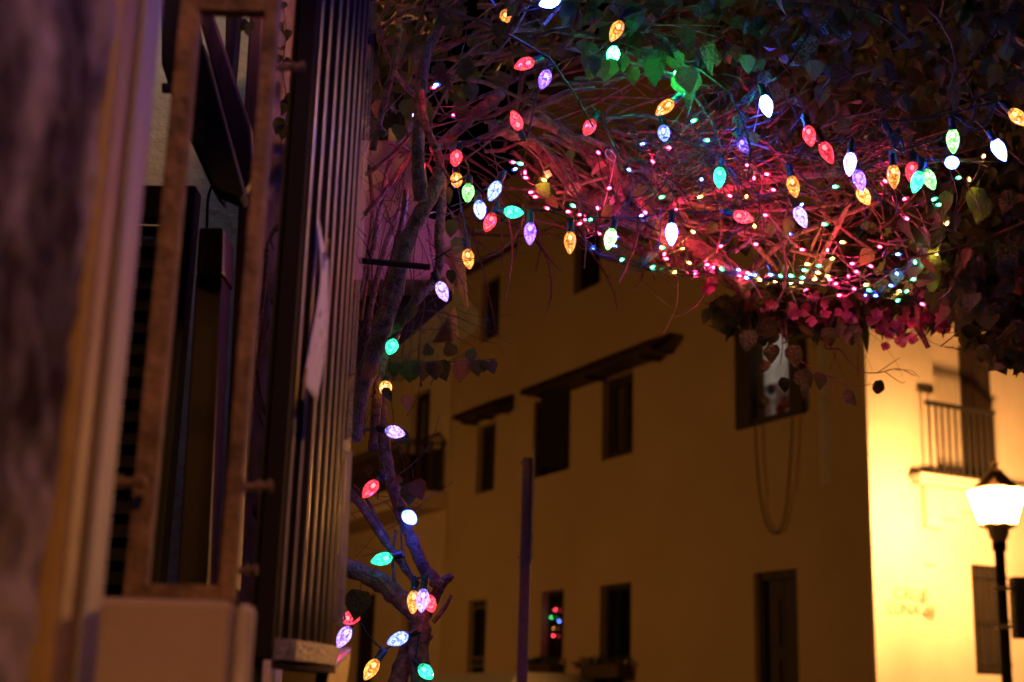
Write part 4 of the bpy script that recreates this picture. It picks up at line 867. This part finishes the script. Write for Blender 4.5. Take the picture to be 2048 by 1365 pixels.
def bulb(parent, x, y, ang, Lp, c, s, Y):
    full = .052*FPX/Y; q = min(1, Lp/full); a = math.radians(ang); d = (Rc*math.cos(a)-Uc*math.sin(a))*q - Fw*math.sqrt(max(0, 1-q*q))*.999
    d.normalize(); c0 = at(x, y, Y); o = c0-d*.025; xx = d.orthogonal().normalized(); yy = d.cross(xx)
    Mw = M4(((xx.x, yy.x, d.x, o.x), (xx.y, yy.y, d.y, o.y), (xx.z, yy.z, d.z, o.z), (0, 0, 0, 1))) @ M4.Rotation(rnd.random()*6, 4, 'Z')
    g = place('bulb', bulbmesh(c, s), Mw, parent, label=NAMES[c]+' faceted bulb' + (', glowing' if c != 'u' else ''))
    place('led', LEDM[c], Mw, g); place('socket', SOCK, Mw, g)
    return Mw @ V3((0, 0, -.033))
def twisted(mb_, P, r=.0014, n=None):
    c = crom(P, 8); 
    for ph in (0, math.pi):
        pts = []; t = 0
        for i, p in enumerate(c):
            d = (c[min(i+1, len(c)-1)]-c[max(i-1, 0)]).normalized() if len(c) > 1 else V3((1, 0, 0)); u = d.orthogonal().normalized(); v = d.cross(u)
            if i: t += (c[i]-c[i-1]).length*420
            pts.append(p+(u*math.cos(t+ph)+v*math.sin(t+ph))*r*1.05)
        mb_.tube(pts, r, 4)
def light_string(name_, label, bulbs, Yoff=0, Y=None, extra=None):
    """bulbs: list of (x, y, angle, length, colour, strength); the cable visits their sockets in order"""
    x0, y0 = bulbs[0][:2]; th = thing('light_string', label, 'string lights', tuple(at(x0, y0, 3.0)), 0, 'strings of large faceted bulbs')
    ends = []
    for bb in bulbs:
        if bb is None: continue
        x, y, a, L_, c, s = bb[:6]; YY = (Y if Y else (2.84+.35*y/600))+Yoff+(bb[6] if len(bb) > 6 else 0)
        ends.append(bulb(th, x, y, a, L_, c, s, YY))
    path = [ends[0]]
    for i in range(1, len(ends)):
        a, c = ends[i-1], ends[i]; m = a.lerp(c, .5)+V3((0, .01, -.06*(c-a).length + rnd.uniform(-.01, .02))); path += [m, c]
    if extra: path = extra[0]+path+extra[1]
    mb_ = MB(); twisted(mb_, path); mb_.build('cable', M['cable'], th)
    return th
A = lambda *p: [at(*q) for q in p]
light_string('a', 'lower string of faceted bulbs wound down the vine trunk at the left', [(783, 695, 105, 26, 'c', 1.4), (771, 778, 80, 20, 'a', 2), (791, 865, 10, 38, 'l', 1.5), (740, 979, 130, 36, 'r', 1.3), (820, 1036, 30, 26, 'b', 32), (763, 1119, 172, 36, 'c', 1.3), (827, 1205, 92, 38, 'a', .9), (845, 1202, 95, 38, 'l', 1.3, -.02), (860, 1208, 60, 26, 'r', 1.6, .02), (853, 1345, 30, 26, 'c', 1.3), (795, 1279, 165, 36, 'w', 2.6), (742, 1340, 125, 36, 'a', 1.0), (687, 1275, 118, 36, 'l', 1.5, -.05), (702, 1237, 352, 36, 'r', 1.4, -.05)],
             Y=3.12, extra=(A((790, 600, 3.15), (788, 650, 3.13)), A((690, 1240, 3.0), (680, 1200, 2.9))))
light_string('b', 'front string of faceted bulbs sagging below the arch from the vine trunk to the centre', [(936, 387, 92, 38, 'h', 1.2), (960, 421, 80, 38, 'w', 5), (988, 383, 115, 44, 'w', 3.2), (979, 446, 112, 40, 'r', 1.2), (1028, 425, 10, 38, 'c', 1.5), (1060, 468, 92, 46, 'p', 1.5), (1140, 486, 92, 46, 'a', .8), (1220, 479, 105, 44, 'h', 3), (1343, 469, 92, 46, 'b', 60), (1487, 435, 25, 38, 'r', 1.9), (1602, 435, 68, 46, 'l', 1.9), (1587, 374, 80, 46, 'a', .8)],
             extra=(A((880, 330, 3.0), (905, 365, 3.0)), A((1640, 380, 3.1), (1690, 345, 3.1))))
light_string('c', 'top string of faceted bulbs running across the upper edge of the arch', [(1014, 33, 60, 24, 'a', .9), (1099, 4, 155, 46, 'b', 90), (1232, 63, 118, 50, 'a', .9), (1226, 112, 100, 40, 'c', 26), (1362, 152, 80, 44, 'c', 75, .02), (1329, 216, 140, 48, 'a', .9), (1328, 268, 90, 34, 'w', 2.5, .08), (1439, 356, 95, 44, 'c', 1.7, .08), (1488, 292, 70, 36, 'p', .35), (1533, 213, 80, 46, 'b', 190)],
             extra=(A((940, -40, 2.8), (990, 10, 2.85)), A((1560, 150, 2.9), (1620, 60, 2.9), (1660, -40, 2.8))))
light_string('d', 'string of red and purple faceted bulbs woven through the bare stems at upper left', [(937, 519, 82, 40, 'a', 1.0), (913, 362, 85, 28, 'a', 1.2, .05), (912, 318, 100, 34, 'r', 1.3, .05), (1032, 241, 245, 36, 'r', 1.5), (1048, 129, 155, 44, 'r', 1.3), (1089, 160, 110, 44, 'p', 1.4), (1178, 256, 120, 38, 'r', 1.2)],
             Yoff=.04, extra=(A((868, 520, 3.15), (900, 500, 3.1)), A((1230, 300, 3.05), (1250, 330, 3.1))))
light_string('e', 'right string of faceted bulbs hanging in a row under the dark foliage', [(1619, 273, 85, 44, 'r', 1.6), (1654, 306, 65, 50, 'r', .9), (1700, 329, 95, 50, 'l', 4), (1719, 362, 80, 44, 'p', 1.8), (1728, 393, 70, 38, 'a', 1.7), (1787, 354, 88, 50, 'a', .8), (1823, 345, 105, 44, 'r', .9, .06), (1834, 365, 112, 48, 'c', 2), (1859, 360, 75, 44, 'h', 1.5), (1905, 326, 90, 12, 'b', 50), (1906, 283, 88, 54, 'h', 1.8), (1999, 301, 62, 52, 'b', 45), (2037, 236, 55, 44, 'a', 1.1), (1794, 286, 58, 48, 'u', .1, .1)],
             Yoff=-.1, extra=(A((1560, 300, 3.0), (1590, 250, 2.95)), A((1840, 240, 3.1), (1950, 200, 3.1), (2080, 150, 3.0))))
light_string('f', 'near string of blue and purple bulbs overhead, above the picture edge', [(300, -330, 90, 40, 'w', 1, -1.35)][:0] or [(700, -260, 90, 60, 'b', 3, -.9), (600, -130, 90, 60, 'a', 60, -.8), (590, -210, 80, 60, 'p', 36, -.88), (1060, -300, 100, 60, 'b', 120, -1.5), (900, -200, 100, 50, 'p', 14, -.9), (1250, -520, 95, 60, 'b', 95, -1.92)], Y=2.85)  # bulbs out of view, added and boosted to light left wall and column
light_string('g', 'short string of faceted bulbs half hidden behind the vine trunk', [(748, 610, 90, 34, 'w', 6), (752, 545, 90, 34, 'r', 3), (755, 450, 90, 34, 'p', 6), (760, 160, 90, 34, 'r', 3), (745, 250, 80, 34, 'b', 8)][:0] or [(862, 600, 95, 30, 'l', 1.6), (885, 584, 66, 42, 'l', 1.6)][1:]+[(845, 425, 95, 34, 'p', 26, .22), (838, 335, 95, 34, 'r', 22, .2), (836, 230, 95, 34, 'l', 14, .2)], Y=3.12)  # bulbs behind the trunk are added to brighten the pink wall

MINI = """1195 416r 1159 448r 1168 440r 1199 467r 1323 395c 1283 432b 1353 420r 1400 394a 1459 392r 1493 394a 1531 431r 1603 410b 1578 469b 1649 449c 1685 485a 1759 494r 1796 509b 1830 525c 1872 508a 1894 447a 1813 438r 1810 398r 1877 410c 1546 380r 1386 464a 1324 496c 1329 508r 1332 518r 1234 475b 1230 493b 1184 498b 1244 520c 1305 535c 1378 526a 1365 497a 1392 548r 1349 545a 1427 536r 1443 539c 1494 546r 1477 540b 1493 556b 1509 551b 1519 560a 1542 550b 1535 558c 1550 563a 1582 552c 1583 566a 1603 565a 1609 541c 1605 556c 1615 529a 1638 532c 1664 518a 1605 500r 1636 546a 1655 553a 1629 559a 1705 528r 1712 544r 1742 533r 1697 554r 1671 568r 1679 591r 1611 580r 1708 578r 1732 570a 1794 548b 1827 559c 1847 556a 1782 572b 1798 583a 1813 583c 1731 590b 1751 592b 1738 581c 1796 601c 1845 609r 1441 493r 1511 489r 1509 453a 1536 552r 1480 552r 905 230r 873 170b 868 175r 1197 306r 1052 356r 1026 325r 1041 328c 1030 339b 1088 361a 1071 394r 1094 417r 1218 377r 1285 289b 1337 296r 1305 323r 1258 340b 1403 360b 1414 281c 1505 285b 1494 274b 1387 242c 1508 356r 1534 349r 1496 331r 1917 356c 1967 313a 1771 363r 1938 359a 1868 399c 1670 374c 1160 430r 1062 385r 1050 345r 1146 412c 1137 424r 1180 440c 1290 425r 1655 500r 1561 552c 1660 560r 1500 549b 1415 530r""".split()
mini = []
i = 0
while i < len(MINI):
    x = float(MINI[i]); y = float(MINI[i+1][:-1]); mini.append((x, y, MINI[i+1][-1])); i += 2
b = MB(); b.lathe([(.0026, -.010), (.0032, -.001), (.0034, .0)], 6); MS = b.mesh('mini_socket', M['socket'])
MCOL = {'r': (1, .02, .10), 'a': (1, .42, .07), 'c': (.05, 1, .42), 'b': (.05, .12, 1)}
MLM = {}
MCOL['R'] = MCOL['r']
for c, col in MCOL.items():
    b = MB(); b.lathe([(.0018, 0), (.0026, .003), (.0022, .007), (.0008, .0095)], 6); core = emit('mini_core_'+c, col, {'r': 1700, 'R': 560, 'a': 620, 'c': 150, 'b': 300}[c])
    me = b.mesh('mini_light', core)
    lens, t, out = newmat('mini_lens_'+c); e = t.nodes.new('ShaderNodeEmission'); e.inputs[0].default_value = (*col, 1); e.inputs[1].default_value = 2.2
    tr = t.nodes.new('ShaderNodeBsdfTransparent'); mx = t.nodes.new('ShaderNodeMixShader'); mx.inputs[0].default_value = .45; t.links.new(tr.outputs[0], mx.inputs[1]); t.links.new(e.outputs[0], mx.inputs[2]); t.links.new(mx.outputs[0], out.inputs[0]); lens.cycles.emission_sampling = 'NONE'
    b2_ = MB(); b2_.lathe([(.0034, -.001), (.0050, .003), (.0048, .009), (.0026, .014), (.0006, .016)], 7)
    MLM[c] = (me, b2_.mesh('lens', lens))
groups = {}
for (x, y, c) in mini:
    k = 'left' if x < 1240 else ('lower' if y > 487 and x < 1560 else ('fringe' if y > 515 else ('right' if x > 1640 else 'middle')))
    groups.setdefault(k, []).append((x, y, 'R' if c == 'r' and k == 'left' else c))
labs = {'left': 'string of tiny lights spread through the bare stems around the knotted rope', 'lower': 'string of tiny lights along the sagging lower edge of the arch at centre', 'fringe': 'dense string of tiny amber, red and blue lights just above the pink bracts',
        'right': 'string of tiny lights among the leaves at the right', 'middle': 'string of tiny lights through the red lit stems in the middle of the arch'}
for k, L_ in groups.items():
    th = thing('mini_light_string', labs[k], 'string lights', tuple(at(L_[0][0], L_[0][1], 3.3)), 0, 'strings of tiny lights')
    rest = sorted(L_); order = [rest.pop(0)]
    while rest:
        q = min(rest, key=lambda p: (p[0]-order[-1][0])**2+2*(p[1]-order[-1][1])**2); rest.remove(q); order.append(q)
    ends = []
    for (x, y, c) in order:
        Y = ycan(x, y)-.12+rnd.uniform(-.05, .05); a = rnd.uniform(0, 6.28); d = (Rc*math.cos(a)*1.0+Uc*math.sin(a)*.35-Fw*.5).normalized(); o = at(x, y, Y)-d*.005
        xx = d.orthogonal().normalized(); yy = d.cross(xx); Mw = M4(((xx.x, yy.x, d.x, o.x), (xx.y, yy.y, d.y, o.y), (xx.z, yy.z, d.z, o.z), (0, 0, 0, 1)))
        ml = place('mini_bulb', MLM[c][0], Mw, th); place('lens', MLM[c][1], Mw, ml); place('socket', MS, Mw, ml); ends.append(Mw @ V3((0, 0, -.010)))
    path = [ends[0]]
    for i in range(1, len(ends)):
        a, c_ = ends[i-1], ends[i]; path += [a.lerp(c_, .5)+V3((rnd.uniform(-.01, .01), .02, -.08*(c_-a).length)), c_]
    m_ = MB(); twisted(m_, path, .0011); m_.build('cable', M['cable'], th)
    if k in ('middle', 'lower', 'right', 'fringe'):
        X, Yp, n, an, cv = {'middle': ((1225, 1600), (265, 410), 105, 0, 1.6), 'lower': ((1150, 1500), (470, 560), 0, 0, .4), 'right': ((1380, 1990), (280, 350), 80, 4, .7), 'fringe': ((1480, 1850), (545, 575), 12, 0, .3)}[k]
        m_ = MB()
        for _ in range(n):
            x, y = rnd.uniform(X[0], X[1]-120), rnd.uniform(*Yp); p = at(x, y, ycan(x, y)-.15+rnd.uniform(-.08, .12)); a = math.radians(an+rnd.gauss(0, 18)*cv); pts = [p]; L2 = rnd.uniform(.1, .26); cc = rnd.gauss(0, .22)*cv
            for i in range(8):
                a += cc+rnd.gauss(0, .1); p = p+(Rc*math.cos(a)+Uc*math.sin(a)+Fw*rnd.uniform(-.3, .3)).normalized()*L2/8; pts.append(p)
            m_.tube(crom(pts, 2), .0013, 4)
        if k == 'lower':
            for q in range(11):
                pp = []
                for (x, y) in ((1150, 455), (1190, 500), (1250, 522), (1310, 538), (1380, 548), (1450, 545), (1500, 556), (1580, 562), (1680, 572), (1760, 590), (1840, 600)):
                    pp.append(at(x, y+rnd.uniform(-7, 7), ycan(x, y)-.1+rnd.uniform(-.03, .03)))
                m_.tube(crom(pp, 5), .0012, 4)
        m_.build('cable_tangle', M['cable'], th, kind='stuff')
